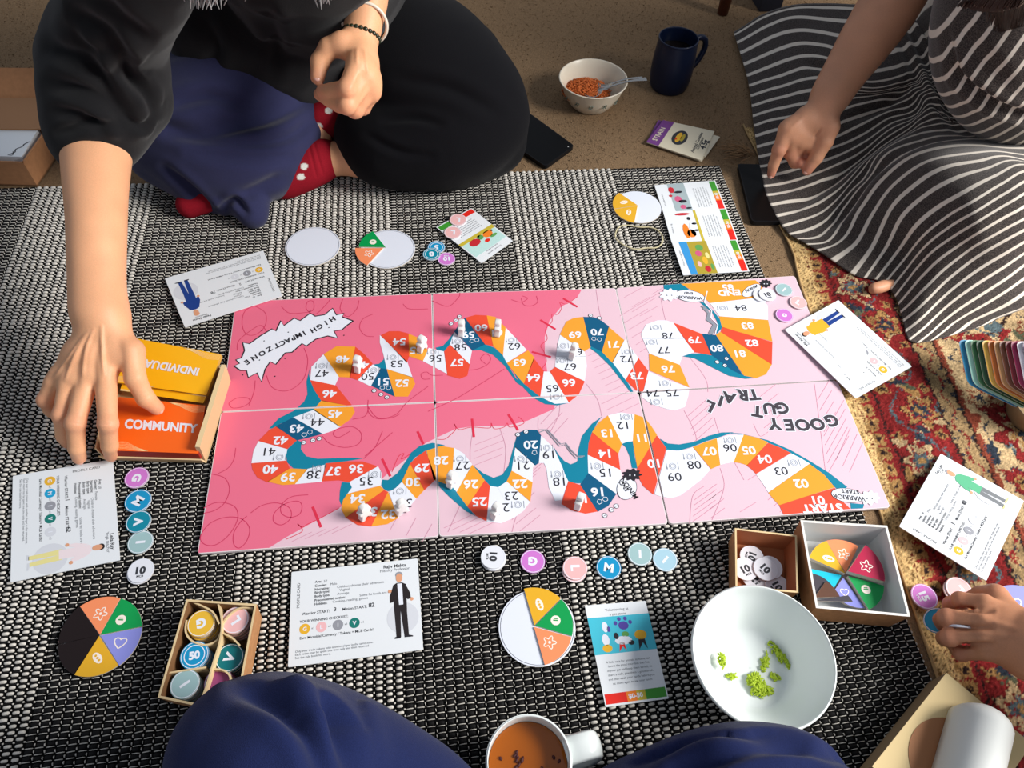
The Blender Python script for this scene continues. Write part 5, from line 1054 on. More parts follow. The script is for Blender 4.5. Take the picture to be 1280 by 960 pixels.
# ---- carton at the far left
CB = mat('carton_brown', (176, 124, 84), .8); grain(CB, 120, .08); CBI = mat('carton_inside', (160, 118, 84), .8)
CT = thing('carton', 'open brown cardboard carton at the left edge behind the black sleeve', 'box', tuple(U(20, 200, 0)))
f0, f1 = U(-70, 229, .001), U(47, 233, .001); b1 = U(88, 172, .001)
b1 = f1+(b1-f1)*1.0; sv = b1-f1; b0 = f0+sv; H_ = .085
def cwall(a, b, h0, h1, name, m, m2=None, th=.003, lean=0):
    a, b = np.array(a), np.array(b); d = (b-a)/np.linalg.norm(b-a); n = np.array([d[1], -d[0], 0])
    S = Sheet(a+[0, 0, h1]+n*lean, b+[0, 0, h1]+n*lean, b+[0, 0, h0], a+[0, 0, h0]); return S.slab(th, m, name, CT, 0, m2 or m)
cwall(f0, f1, 0, .05, 'box_wall', CB); cwall(f1, b1, 0, .05, 'box_wall', CB); cwall(b1, b0, 0, .05, 'box_wall', CBI); cwall(b0, f0, 0, .05, 'box_wall', CB)
MB().prism([p[:2] for p in (f0, f1, b1, b0)], .001, .004).build('box_bottom', CBI, CT)
S = Sheet(U(-70, 122, .055), U(50, 122, .055), U(56, 161, .0535), U(-70, 160, .0535)); S.slab(.003, CBI, 'flap', CT)
S = Sheet(U(-70, 84, .085), U(48, 85, .085), U(50, 122, .05), U(-70, 122, .05)); S.slab(.003, CB, 'flap', CT)
S = Sheet(U(-40, 159, .049), U(48, 160.5, .049), U(27, 196, .049), U(-40, 194, .049)); t = thing('paper_pad', 'white paper slip with black script lying in the carton', 'paper', tuple(S.centre()), 0); S.slab(.044, PAPER, 'paper_block', t)
mb = MB(); mb.stroke(catmull([(S.w*.99-.02, .006), (S.w*.97-.012, .012), (S.w*.985-.014, .02), (S.w*.96-.004, .028), (S.w*.99-.006, .034), (S.w*.985, .042)], 5), .002, .0002); mb.stroke(catmull([(S.w-.024, .004), (S.w-.016, .004), (S.w-.018, .014)], 5), .0015, .0002); S.xf(mb).build('script_lettering', INKD, t)
# ---- box lid and curled paper at the lower right
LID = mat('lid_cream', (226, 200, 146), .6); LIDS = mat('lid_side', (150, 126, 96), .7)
LP = [U(1183, 841, .05), U(1222, 876, .05), U(1330, 985, .05), U(1100, 1010, .05), U(1085, 964, .05)]
LT = thing('box_lid', 'cream box lid with a round brown patch at the lower right corner', 'box', tuple(U(1180, 930, .0)))
q = [U(1183, 841, .05), U(1290, 930, .05), U(1200, 1060, .05), U(1090, 958, .05)]
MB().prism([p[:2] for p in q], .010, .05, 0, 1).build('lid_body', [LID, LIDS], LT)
mb = MB(); cc = U(1195, 958, .051); mb.prism(circ(cc, .047, 40), .05, .0506); mb.build('round_patch', mat('patch_brown', (166, 112, 72), .6), LT)
CP = mat('paper_curl_white', (222, 224, 220), .6); mb = MB(); V = []; N = 14; M_ = 18
ax0, ax1 = U(1213, 990, .075), U(1240, 885, .075); axd = (ax1-ax0); sd = np.cross(axd/np.linalg.norm(axd), [0, 0, 1.])
for side in (0, 1):
    for i in range(M_):
        f = i/(M_-1)
        for k in range(N):
            a = math.pi*(k/(N-1)); wv = (.030-.002*side)*(1 if f < .8 else math.cos((f-.8)/.2*1.25)**.6)
            V.append(ax0+axd*f+sd*(-wv*math.cos(a))+np.array([0, 0, 1])*((.045-.002*side)*math.sin(a)*(1 if f < .8 else math.cos((f-.8)/.2*1.2)**.6)-.022))
F = []
for side in (0, 1):
    o = side*M_*N
    for i in range(M_-1):
        for k in range(N-1): q4 = (o+i*N+k, o+i*N+k+1, o+(i+1)*N+k+1, o+(i+1)*N+k); F.append(q4 if side == 0 else q4[::-1])
for i in range(M_-1):
    for k in (0, N-1): F.append((i*N+k, (i+1)*N+k, M_*N+(i+1)*N+k, M_*N+i*N+k))
mb.add(V, F); o = mb.build('paper_curl', CP, None, True); tag(o, 'curled sheet of white paper standing on the cream box lid', 'paper')
# ---- fan of coloured tabs on a tin
TINM = mat('tin_tan', (150, 128, 96), .45, .5, .3)
tn = U(1296, 515, .02); t = thing('round_tin', 'tan round dish under the fan of coloured cards at the right edge', 'dish', (tn[0], tn[1], .0065)); MB().lathe(quiet([(.0005, 0), (.03, 0), (.036, .004), (.04, .02), (.0405, .03), (.039, .031), (.0375, .02), (.034, .006), (.0005, .004)]), 48, (tn[0], tn[1], .0065)).build('dish_body', TINM, t, True, True)
cols = [('blue', (44, 140, 182)), ('mint', (170, 226, 206)), ('green', (48, 104, 58)), ('dark green', (40, 78, 46)), ('yellow', (240, 190, 84)), ('orange', (206, 112, 40)), ('tan', (206, 150, 96)), ('brown', (120, 66, 40)), ('maroon', (126, 26, 38)), ('crimson', (160, 40, 84)), ('white', (240, 236, 244)), ('navy', (56, 44, 84))]
for k, (nm, c) in enumerate(cols):
    h = .042+.0036*k; x = 1198+7.2*k; S = Sheet(U(x, 424+.2*k, h+.028), U(x+62, 430+.2*k, h+.028), U(x+78, 512+1.0*k, h-.006), U(x+11.5, 480+.25*k, h-.002))
    t = thing('coloured_card', nm+' rounded card in the fanned stack at the right edge', 'card', tuple(S.centre()), 0, 'fanned coloured cards on the dish'); S.slab(.0016, mat('tab_'+nm.replace(' ', '_'), c, .35, .5), 'card_sheet', t, .009, mat('tab_edge', (226, 224, 220), .5), 4)
# ---- furniture leg and tassel strands at the top
LEG = mat('leg_wood', (92, 44, 24), .4, .5); grain(LEG, 60, .3, 0, (1, 1, .1))
lp = U(903, 17, 0); mb = MB(); mb.tube([lp, lp+[.004, .015, .12], lp+[.006, .03, .34]], [.012, .017, .02], 12); tag(mb.build('chair_leg', LEG, None, True), 'red-brown wooden chair leg at the top edge, above the blue mug', 'chair')
lp = U(954, 15, 0); mb = MB(); mb.box((lp[0]+.01, lp[1]+.035, 0), (.05, .06, .3), .2); tag(mb.build('stool_foot', mat('stool_dark', (34, 36, 46), .6)), 'dark blue furniture foot at the top edge behind the striped dress', 'stool')
mb = MB(); rr = random.Random(5)
for k in range(30):
    a = U(rr.uniform(925, 945), rr.uniform(186, 196), .002); b = a+np.array([-rr.uniform(.02, .05), rr.uniform(-.025, .02), .004]); m_ = (a+b)/2+np.array([rr.uniform(-.008, .008), rr.uniform(-.008, .008), .006])
    mb.tube(catmull([a, m_, b], 4), .0008, 4)
o = mb.build('fringe', mat('fringe_tan', (150, 118, 84), .9), per, True); o['kind'] = 'stuff'
# ================================================================= people
def dep(P): return (np.asarray(P)-EYE)@FW
def VIEW(P): d = np.asarray(P)-EYE; z = d@FW; return np.stack([640+FPX*(d@RT)/z, 480-FPX*(d@UPV)/z], -1)
def PR(px, py, h, r): P = U(px, py, h); return P, r*dep(P)/FPX
def chainf(F, pts, k=.008):
    Q = [PR(*p) for p in pts]; S_ = catmull([(*q[0], q[1]) for q in Q], 5) if len(Q) > 2 else [(*q[0], q[1]) for q in Q]; F.chain([q[:3] for q in S_], [q[3] for q in S_], k); return [q[0] for q in Q]
def seg_d(X, a, b):
    a, b = np.array(a, float), np.array(b, float); d = b-a; t = np.clip(((X-a)@d)/max(d@d, 1e-9), 0, 1); return np.linalg.norm(X-a-t[:, None]*d, axis=1), t
def crease(V, F, paths, front=True):
    """press folds (depth > 0) or raise ridges (depth < 0) along curves; width and depth in metres, tapering at the ends"""
    N = vnormals(V, F); X = VIEW(V); D = np.zeros(len(V)); dz = dep(V); face = (N@(-FW)) > -.1
    for pts, w_, dp in paths:
        pts = catmull(pts, 5); n = len(pts)-1; best = np.full(len(V), 1e9); tt = np.zeros(len(V))
        for i in range(n):
            d, t = seg_d(X, pts[i], pts[i+1]); m = d < best; best[m] = d[m]; tt[m] = (i+t[m])/n
        dm = best*dz/FPX; tap = np.clip(np.sin(np.pi*(.06+.88*tt)), 0, 1)**.7
        D += -dp*tap*np.exp(-(dm/w_)**2)+(.28*dp*tap*np.exp(-((dm-2.1*w_)/w_)**2) if dp > 0 else 0)
    D[~face] = 0
    return V+N*D[:, None]
def fold_noise(V, F, amp, fr, ax, stretch=.3, seed=1):
    N = vnormals(V, F); ax = np.array(ax, float); ax /= np.linalg.norm(ax); Q = V-(V@ax)[:, None]*ax*(1-stretch)
    n = vnoise(Q, fr, seed); n2 = vnoise(Q, fr*2.1, seed+3); return V+N*(amp*((1-np.abs(2*n-1))*1.2-.6+(n2-.5)*.6))[:, None]
SKIN = vcol_mat('skin', .5, .35, .05, 700, .12); SKIN.node_tree.nodes['Principled BSDF'].inputs['Subsurface Weight'].default_value = .12
SKIN.node_tree.nodes['Principled BSDF'].inputs['Subsurface Radius'].default_value = (.01, .004, .002); SKIN.node_tree.nodes['Principled BSDF'].inputs['Subsurface Scale'].default_value = .6
NAIL = mat('nail', (232, 176, 158), .3, .5)
def skin_col(V, base, hot, spots):
    c = np.tile(np.array(lin(base)[:3]), (len(V), 1)); h = np.array(lin(hot)[:3]); m = np.zeros(len(V))
    for p, r in spots: m = np.maximum(m, np.exp(-(np.linalg.norm(V-np.array(p), axis=1)/r)**2))
    v = vnoise(V, 45, 9)[:, None]; return (c*(1-.75*m[:, None])+h*.75*m[:, None])*(.93+.14*v)
def nail(body, a, b, r, L=.0058, W=.0046):
    a, b = np.array(a), np.array(b); d = (b-a)/np.linalg.norm(b-a); tc = EYE-b; n = tc-d*(tc@d); n /= np.linalg.norm(n); s_ = np.cross(d, n); c = b+d*r*.12+n*r*.80
    V = []; F = []
    for i in range(6):
        for k in range(10):
            f = i/5*math.pi/2; q = k*2*math.pi/10; V.append(c+d*L*math.cos(q)*math.sin(f)+s_*W*math.sin(q)*math.sin(f)+n*(.0012*math.cos(f)-.0014*(math.sin(q)*math.sin(f))**2))
    for i in range(5):
        for k in range(10): F.append((i*10+k, (i+1)*10+k, (i+1)*10+(k+1) % 10, i*10+(k+1) % 10))
    MB().add(V, F).build('fingernail', NAIL, body, True)
def hand(F, wrist, mcps, fingers, thumb, k=.007, palm=1.0):
    W, wr = PR(*wrist); M = [PR(*m) for m in mcps]
    for i, (p, r) in enumerate(M): F.cap(W+(p-W)*.02, p, wr*.72*palm, r*1.02, .012)
    for i in range(len(M)-1): F.cap(M[i][0]+(W-M[i][0])*.12, M[i+1][0]+(W-M[i+1][0])*.12, M[i][1]*.95, M[i+1][1]*.95, .008); F.cap(M[i][0]*.5+W*.5, M[i+1][0]*.5+W*.5, wr*.6*palm, wr*.6*palm, .01)
    out = []
    for (p, r), f in zip(M, fingers):
        Q = [PR(*q) for q in f]; F.chain([p]+[q[0] for q in Q], [r]+[q[1] for q in Q], .0028); out.append(Q)
        if len(Q) > 1: F.ell(Q[0][0], [Q[0][1]*1.09]*3, None, .003)
    T = [PR(*q) for q in thumb]; F.cap(W, T[0][0], wr*.62, T[0][1], .014); F.cap(T[0][0]*.55+T[1][0]*.45, M[0][0]*.45+W*.55, T[0][1]*.62, M[0][1]*.8, .012); F.chain([q[0] for q in T], [q[1] for q in T], .004); out.append(T)
    return out
def body_mesh(name, parts, parent, base, hot, spots, joints=()):
    Vs, Fs, o = [], [], 0
    for V, F in parts: Vs.append(V); Fs.append(F+o); o += len(V)
    V = np.concatenate(Vs); F = np.concatenate(Fs); ob = mesh_np(name, V, F, SKIN, parent, True, col=skin_col(V, base, hot, spots))
    if joints:   # weld the finely modelled forearms to the upper arms, inside the sleeves
        b = bmesh.new(); b.from_mesh(ob.data); lay = b.faces.layers.int.new('part'); b.faces.ensure_lookup_table(); k = 0
        for i, (v_, f_) in enumerate(parts):
            for j in range(len(f_)): b.faces[k][lay] = i+1; k += 1
        for p0, n, fine, coarse in joints:
            p0 = Vector(p0); n = Vector(n).normalized(); cut = []
            for part, far in ((fine, True), (coarse, False)):
                fs = [f for f in b.faces if f[lay] == part+1 and (f.calc_center_median()-p0).length < .10]
                g = fs+list({e for f in fs for e in f.edges})+list({v for f in fs for v in f.verts})
                r = bmesh.ops.bisect_plane(b, geom=g, plane_co=p0, plane_no=n if far else -n, clear_outer=True); cut += [e for e in r['geom_cut'] if isinstance(e, bmesh.types.BMEdge)]
                if far: rest = [f for f in b.faces if f[lay] == part+1 and (f.calc_center_median()-p0).dot(n) > .001]; bmesh.ops.delete(b, geom=rest, context='FACES')
                else: rest = [f for f in b.faces if f[lay] == part+1 and (f.calc_center_median()-p0).dot(n) < -.001 and (f.calc_center_median()-p0).length < .10]; bmesh.ops.delete(b, geom=rest, context='FACES')
            try: bmesh.ops.bridge_loops(b, edges=[e for e in cut if e.is_valid and e.is_boundary])
            except Exception as ex: print('bridge', ex)
        b.faces.layers.int.remove(lay); b.normal_update(); b.to_mesh(ob.data); b.free(); ob.data.polygons.foreach_set('use_smooth', [True]*len(ob.data.polygons))
    return ob
def head(F, c, fwd, r=.095):
    c = np.array(c, float); f = np.array(fwd, float); f /= np.linalg.norm(f); s_ = np.cross(f, [0, 0, 1.]); s_ /= np.linalg.norm(s_); u = np.cross(s_, f)
    F.ell(c, (r*.78, r*.98, r*1.12), [s_, f, u], .01); F.ell(c+f*r*.30-u*r*.55, (r*.55, r*.55, r*.6), [s_, f, u], .02)
    F.cap(c+f*r*.92+u*r*.1, c+f*r*1.12-u*r*.22, .008, .013, .008)
    for q in (-1, 1): F.ell(c+f*r*.86+s_*q*r*.33+u*r*.1, [.014]*3, None, .006, True); F.ell(c+f*r*.80+s_*q*r*.33+u*r*.08, [.0125]*3, None, .002); F.ell(c+s_*q*r*.8-u*r*.05-f*r*.05, (.008, .018, .03), [s_, f, u], .005)
    F.cap(c+f*r*.88-u*r*.55-s_*r*.22, c+f*r*.88-u*r*.55+s_*r*.22, .008, .008, .006)
    return s_, f, u
# ---------------------------------------------------------------- the reaching person, top left
P1 = thing('person', 'person in a black jumper, navy and black trousers, reaching for the orange deck', 'person', (-.36, 1.22, 0))
B1 = (230, 170, 128); H1 = (214, 138, 112)
F1 = Field((-.66, .43, .0), (-.42, .93, .27), .0019)
chainf(F1, [(128, 400, .122, 30), (123, 380, .130, 29), (121, 330, .150, 29.5), (121, 280, .170, 31), (120, 220, .190, 35), (122, 160, .212, 41), (126, 120, .24, 46)], .01)
F1.ell(*(lambda q: (q[0], [q[1]]*3))(PR(106, 383, .137, 11)), None, .008)
fi = hand(F1, (130, 408, .118, 31), [(132, 472, .092, 13), (109, 476, .09, 13), (86, 482, .085, 12.5), (68, 478, .079, 11.5)],
  [[(135, 530, .074, 11.3), (137, 557, .042, 10), (139, 569, .022, 8.6)], [(94, 529, .072, 11.5), (96, 560, .04, 10), (99, 572, .021, 8.6)], [(77, 519, .068, 10.5), (80, 545, .036, 9.3), (85, 553, .022, 8)], [(57, 500, .063, 9.5), (64, 513, .042, 8.4), (72, 519, .03, 7.6)]],
  [(163, 440, .105, 17), (169, 473, .090, 12.5), (182, 498, .066, 11), (196, 510, .047, 9)])
V1, Q1_ = F1.mesh(); V1 = relax(V1, Q1_, 2)
V1 = crease(V1, Q1_, [([(117, 412), (107, 440), (104, 470)], .0022, -.0028), ([(127, 408), (128, 440), (130, 468)], .0022, -.003), ([(111, 414), (94, 445), (82, 475)], .0022, -.0022), ([(106, 418), (84, 450), (68, 472)], .002, -.0018),
  ([(122, 430), (118, 455), (119, 480)], .004, .0016), ([(105, 436), (97, 460), (96, 484)], .004, .0016), ([(127, 530), (143, 530)], .0011, .0006), ([(87, 528), (102, 530)], .0011, .0006), ([(175, 500), (188, 494)], .0011, .0006), ([(148, 425), (152, 450), (146, 480)], .005, .0014)])
spots = [(q[0], .012) for f in fi for q in (f[0], f[-1])]
F2 = Field((-.36, .85, .17), (-.17, 1.16, .46), .0019)
chainf(F2, [(452, 44, .292, 19.5), (456, 20, .308, 19), (461, -5, .325, 20), (458, -40, .36, 23), (452, -80, .40, 26)], .01)
fl = hand(F2, (451, 50, .288, 20), [(447, 84, .285, 14), (458, 96, .272, 13.5), (463, 107, .258, 13), (464, 116, .246, 11.5)],
  [[(434, 111, .272, 11.5), (415, 114, .256, 10), (403, 114, .25, 8)], [(434, 131, .252, 11.5), (412, 124, .24, 9.5), (400, 118, .238, 8)], [(444, 136, .232, 11), (424, 131, .22, 9.5), (412, 126, .22, 8)], [(453, 133, .222, 10), (436, 134, .21, 8.5), (428, 130, .21, 7.5)]],
  [(428, 55, .295, 15), (411, 60, .29, 12.5), (400, 77, .275, 11.5), (397, 97, .262, 8.8)], .006, .95)
V2, Q2_ = F2.mesh(); V2 = relax(V2, Q2_, 2); V2 = crease(V2, Q2_, [([(446, 60), (446, 80)], .002, -.0014), ([(455, 62), (460, 92)], .002, -.0016), ([(452, 92), (440, 118)], .003, .0012), ([(462, 104), (446, 130)], .003, .0014)])
spots += [(q[0], .012) for f in fl for q in (f[0], f[-1])]
# the rest of the body, mostly inside the clothes
F3 = Field((-.75, .78, .0), (.02, 1.45, .86), .006)
pel, che = np.array([-.36, 1.30, .13]), np.array([-.33, 1.12, .43]); shR, shL = np.array([-.46, 1.01, .47]), np.array([-.17, 1.10, .50])
F3.cap(pel, che, .11, .105, .03); F3.cap(shR, shL, .05, .05, .03); F3.chain([shR, U(128, 90, .27), U(122, 165, .21)], [.05, .042, .036], .02); F3.chain([shL, U(452, -90, .41), U(455, -30, .35)], [.05, .034, .026], .02)
F3.cap(che+[0, -.03, .08], che+[.01, -.10, .19], .05, .048, .02); hd1 = np.array([-.31, 1.0, .70]); hs, hf, hu = head(F3, hd1, (-.25, -.75, -.6))
F3.chain([pel+[-.1, 0, 0], U(225, 168, .09), U(330, 185, .06), U(392, 165, .07)], [.08, .042, .03, .026], .015); F3.chain([pel+[.1, 0, 0], U(585, 152, .085), U(455, 195, .052), U(405, 200, .05), U(365, 222, .03)], [.085, .045, .034, .026, .022], .015)
F3.chain([U(395, 160, .075), U(422, 140, .06)], [.032, .028], .01)
V3, Q3_ = F3.mesh(); V3 = relax(V3, Q3_, 2)
bd = body_mesh('body', [(V1, Q1_), (V2, Q2_), (V3, Q3_)], P1, B1, H1, spots, [(U(124, 140, .226), U(126, 120, .24)-U(122, 160, .212), 0, 2), (U(455, -58, .378), U(452, -90, .41)-U(455, -30, .35), 1, 2)])
for f in (fi[0], fi[1], fi[2], fi[4]): nail(bd, f[-2][0], f[-1][0], f[-1][1])
nail(bd, fl[4][-2][0], fl[4][-1][0], fl[4][-1][1], .007, .0055)
def garment(name, F, m, parent, rel=2, noise=None, cr=None, col=None):
    V, Q = F.mesh(); V = relax(V, Q, rel)
    if noise: V = fold_noise(V, Q, *noise)
    if cr: V = relax(crease(V, Q, cr), Q, 2, .45)
    V[:, 2] = np.maximum(V[:, 2], .0065); return mesh_np(name, V, Q, m, parent, True, col=None if col is None else col(V))
def cloth(name, c, weave=900, amt=.3, sheen=.3, rough=.9):
    m = mat(name, c, rough, .1); grain(m, weave, amt, .35); b = m.node_tree.nodes['Principled BSDF']; b.inputs['Sheen Weight'].default_value = sheen; b.inputs['Sheen Roughness'].default_value = .5; return m
JUMP = cloth('jumper_black', (24, 24, 26), 1100, .3, .12); NAVY = cloth('trousers_navy', (43, 45, 76), 1200, .22, .15); BLK = cloth('trousers_black', (12, 12, 16), 1200, .2, .04); SOCK = vcol_mat('sock_knit', .9, .1, .15, 900, .3)
G = Field((-.76, .74, .03), (.02, 1.47, .60), .0042)
G.cap(pel+[0, .02, .0], che+[0, 0, -.02], .150, .14, .04); G.cap(che, che+[.01, -.02, .09], .135, .09, .04); G.cap(shR, shL, .078, .075, .04)
chainf(G, [(200, -70, .47, 56), (134, 42, .325, 62), (129, 95, .272, 64), (126, 135, .235, 56), (121, 158, .214, 47), (119, 170, .208, 42)], .015)
G.ell(*(lambda q: (q[0], [q[1]]*3))(PR(180, 130, .225, 24)), None, .02); G.ell(*(lambda q: (q[0], [q[1]]*3))(PR(78, 70, .285, 20)), None, .03); G.ell(*(lambda q: (q[0], [q[1]]*3))(PR(84, 178, .203, 15)), None, .012)
G.chain([shL, U(462, -110, .42), U(463, -60, .375)], [.075, .058, .05], .02)
chainf(G, [(262, 28, .23, 52), (330, 42, .20, 60), (385, 62, .17, 58)], .03)
chainf(G, [(118, 171, .208, 44), (115, 177, .205, 43)], .004)
cuff = [PR(118, 184, .2, 44)]; G.cap(U(118, 187, .2005), U(119, 196, .196), .030, .026, .002, True)
garment('jumper', G, JUMP, P1, 2, (.010, 12, (.35, .45, .8), .25, 3), [([(62, 60), (110, 80), (150, 130), (165, 150)], .010, .018), ([(95, 15), (140, 50), (172, 115)], .010, .016), ([(66, 105), (115, 118), (160, 160)], .009, .015), ([(70, 138), (105, 146), (130, 165)], .007, .011), ([(145, 85), (180, 112), (192, 140)], .007, .013), ([(120, -5), (150, 25), (185, 50)], .010, .015), ([(72, 166), (110, 154), (150, 156)], .005, .009), ([(85, 35), (110, 60), (130, 66)], .008, .012), ([(75, 185), (100, 172), (150, 168)], .004, -.004), ([(160, 150), (178, 158), (190, 146)], .005, .010), ([(250, 20), (270, 60), (260, 85)], .01, .01), ([(330, 10), (345, 60), (340, 95)], .01, .009)])
G = Field((-.72, .86, .0), (-.24, 1.40, .26), .0038)
chainf(G, [(330, 85, .13, 72), (265, 130, .12, 66), (213, 165, .10, 50)], .02); chainf(G, [(208, 172, .085, 44), (255, 195, .075, 48), (320, 195, .068, 48), (352, 160, .075, 44)], .02)
chainf(G, [(300, 232, .034, 30), (314, 260, .022, 16), (318, 273, .016, 9)], .015); chainf(G, [(190, 190, .06, 30), (237, 220, .045, 26), (277, 250, .028, 16)], .015); chainf(G, [(374, 142, .085, 24), (374, 172, .075, 23), (340, 222, .04, 24)], .015)
garment('trouser_leg', G, NAVY, P1, 2, (.003, 14, (.9, .25, 0), .2, 5), [([(185, 150), (250, 166), (330, 150), (378, 130)], .010, .011), ([(212, 168), (270, 178), (350, 175), (392, 150)], .009, .009), ([(240, 190), (300, 196), (360, 196)], .009, .008), ([(205, 210), (240, 240), (268, 268)], .007, .012), ([(215, 130), (260, 120), (300, 130)], .010, .010), ([(272, 265), (292, 250), (308, 266)], .005, .012), ([(300, 245), (330, 232), (350, 220)], .009, .008)])
G = Field((-.42, .98, .0), (.06, 1.46, .28), .0042)
chainf(G, [(470, 60, .14, 82), (530, 100, .125, 88), (588, 140, .105, 66)], .03); chainf(G, [(600, 150, .09, 56), (560, 172, .085, 56), (490, 178, .075, 50), (470, 168, .07, 44)], .02); chainf(G, [(500, 30, .15, 60), (575, 85, .10, 56)], .03); chainf(G, [(480, 195, .045, 30), (560, 200, .04, 30), (625, 180, .045, 30)], .02)
garment('trouser_leg', G, BLK, P1, 2, (.003, 12, (.8, .5, 0), .25, 8), [([(480, 150), (520, 148), (550, 155)], .006, .006), ([(460, 170), (500, 190), (540, 195)], .006, .006), ([(500, 100), (560, 110), (620, 140)], .01, .007)])
dots = [U(*p) for p in ((411, 139, .085), (438, 152, .08), (425, 163, .07), (379, 208, .055), (376, 222, .045), (392, 213, .06))]
def sockc(V):
    c = np.tile(np.array(lin((138, 22, 36))[:3]), (len(V), 1)); X = VIEW(V)
    for p in ((411, 138), (438, 149), (426, 164), (380, 208), (376, 221), (398, 158)):
        c[((X[:, 0]-p[0])/4.8)**2+((X[:, 1]-p[1])/4.2)**2 < 1] = np.array(lin((214, 214, 206))[:3])
    return c
G = Field((-.46, .95, .0), (-.22, 1.2, .13), .0022); chainf(G, [(405, 199, .05, 24), (380, 213, .042, 23), (352, 226, .03, 22)], .008); garment('sock', G, SOCK, P1, 2, None, [([(392, 178), (404, 218)], .0015, .002), ([(386, 182), (396, 222)], .0015, .002)], sockc)
G = Field((-.46, .95, .0), (-.22, 1.3, .16), .0022); chainf(G, [(404, 150, .085, 22), (422, 145, .08, 26), (445, 150, .07, 22)], .008); garment('sock', G, SOCK, P1, 2, None, None, sockc)
G = Field((-.66, .86, .0), (-.46, 1.02, .08), .0025); chainf(G, [(237, 256, .020, 16.5), (260, 248, .028, 17)], .006); garment('sock', G, SOCK, P1, 2, None, None, sockc)
# bangle, beads, silver hair
wp = [U(457, 20, .308), U(452, 44, .292)]
def ring(c, ax, R, n): ax = ax/np.linalg.norm(ax); u = np.cross(ax, [0, 0, 1.]); u /= np.linalg.norm(u); v = np.cross(ax, u); return [c+R*(u*math.cos(2*math.pi*k/n)+v*math.sin(2*math.pi*k/n)) for k in range(n)]
axw = wp[1]-wp[0]
mb = MB(); mb.tube(ring(U(456, 30, .302), axw/np.linalg.norm(axw)+.75*(lambda c_: c_/np.linalg.norm(c_))((EYE-wp[0])-axw*((EYE-wp[0])@axw)/(axw@axw)), .0315, 40), .0024, 8, 0, True); mb.build('bangle', mat('bangle_white', (226, 216, 200), .35, .5), P1, True)
BEADM = mat('bead_dark_green', (40, 46, 28), .3, .5); bead = None
for k, p in enumerate(ring(U(452, 44, .292), axw, .0252, 24)):
    if bead is None:
        b = bmesh.new(); bmesh.ops.create_icosphere(b, subdivisions=2, radius=.0036); me = bpy.data.meshes.new('bead'); b.to_mesh(me); b.free(); me.materials.append(BEADM); me.polygons.foreach_set('use_smooth', [True]*len(me.polygons)); bead = me
    o = bpy.data.objects.new('bead', bead); COL.objects.link(o); o.parent = P1; o.matrix_parent_inverse = Matrix.Translation(-Vector(P1.location)); o.location = p
HAIR = mat('hair_silver', (176, 174, 172), .5, .4); rr = random.Random(11); mb = MB()
for k in range(420):
    a = rr.uniform(-2.7, 2.7); b = rr.uniform(.2, 1); d = hs*math.sin(a)*b+hu*(1-b*.9)-hf*math.cos(a)*b*.9; d /= np.linalg.norm(d); p0 = hd1+d*np.array(.104); p1 = p0+d*.02+np.array([0, -.01, -.06]); L = rr.uniform(.08, .17)
    p2 = p1+np.array([rr.uniform(-.03, .03), rr.uniform(-.05, .03), -L]); mb.tube(catmull([hd1+hu*.1, p0, p1, p2], 3), .0009, 3, 0, False, False)
for x0, n, w_ in ((258, 70, 38), (405, 34, 14)):
    for k in range(n):
        x = rr.gauss(x0, w_*.5); e = U(x, rr.uniform(-16, 13) if abs(x-x0) < w_*.6 else rr.uniform(-25, 3), .46); t_ = U(x+rr.uniform(-14, 14), -40, .5); s0 = hd1+hf*.04+np.array([rr.uniform(-.08, .08), 0, -.02]); mb.tube(catmull([s0, t_, (t_+e)/2+np.array([rr.uniform(-.004, .004), 0, 0]), e], 3), [.0011]*8+[.0008, .0004], 3, 0, False, False)
o = mb.build('hair', HAIR, P1, True); o['kind'] = 'stuff'
# ---------------------------------------------------------------- the person in the striped dress, top right
P2 = thing('person', 'person in a black and white striped dress, pointing one finger down', 'person', (.8, 1.25, 0))
F1 = Field((.40, 1.05, .0), (.78, 1.45, .36), .0021)
chainf(F1, [(1034, 127, .135, 20.5), (1052, 97, .155, 23), (1080, 55, .19, 29), (1107, 14, .225, 33), (1132, -30, .265, 35), (1150, -60, .295, 37)], .012)
fh = hand(F1, (1031, 132, .132, 20), [(984, 161, .105, 10.5), (990, 170, .094, 10.5), (1001, 176, .085, 10), (1013, 180, .08, 9)],
  [[(974, 187, .074, 8), (967, 206, .045, 6.6), (964, 218, .028, 5.2)], [(988, 190, .062, 8.5), (994, 203, .045, 7.5), (1001, 204, .05, 6.5)], [(996, 192, .056, 8), (1003, 200, .045, 7), (1008, 198, .052, 6)], [(1008, 192, .055, 7), (1014, 197, .045, 6), (1017, 194, .05, 5.5)]],
  [(1036, 158, .112, 13), (1031, 177, .092, 10), (1020, 197, .066, 8.4), (1009, 213, .045, 6.4)], .006, .9)
V1, Q1_ = F1.mesh(); V1 = relax(V1, Q1_, 2); V1 = crease(V1, Q1_, [([(1018, 172), (1026, 160)], .002, .002), ([(985, 165), (1005, 145)], .004, -.0015)]); sp2 = [(q[0], .012) for f in fh for q in (f[0], f[-1])]
F3 = Field((.45, .80, .0), (1.25, 1.75, .95), .0062); pel, che = np.array([.90, 1.42, .13]), np.array([.86, 1.32, .46]); shR, shL = np.array([.72, 1.34, .50]), np.array([1.02, 1.27, .50])
F3.cap(pel, che, .13, .12, .03); F3.cap(shR, shL, .05, .05, .03); F3.chain([shR, U(1155, -65, .30), U(1125, -18, .254)], [.055, .05, .044], .02); F3.chain([shL, shL+[.1, -.05, -.24], shL+[-.01, -.20, -.27]], [.055, .045, .030], .02); lw = shL+np.array([-.01, -.20, -.27])
F3.ell(lw+[-.04, -.035, -.005], (.05, .04, .02), None, .015)
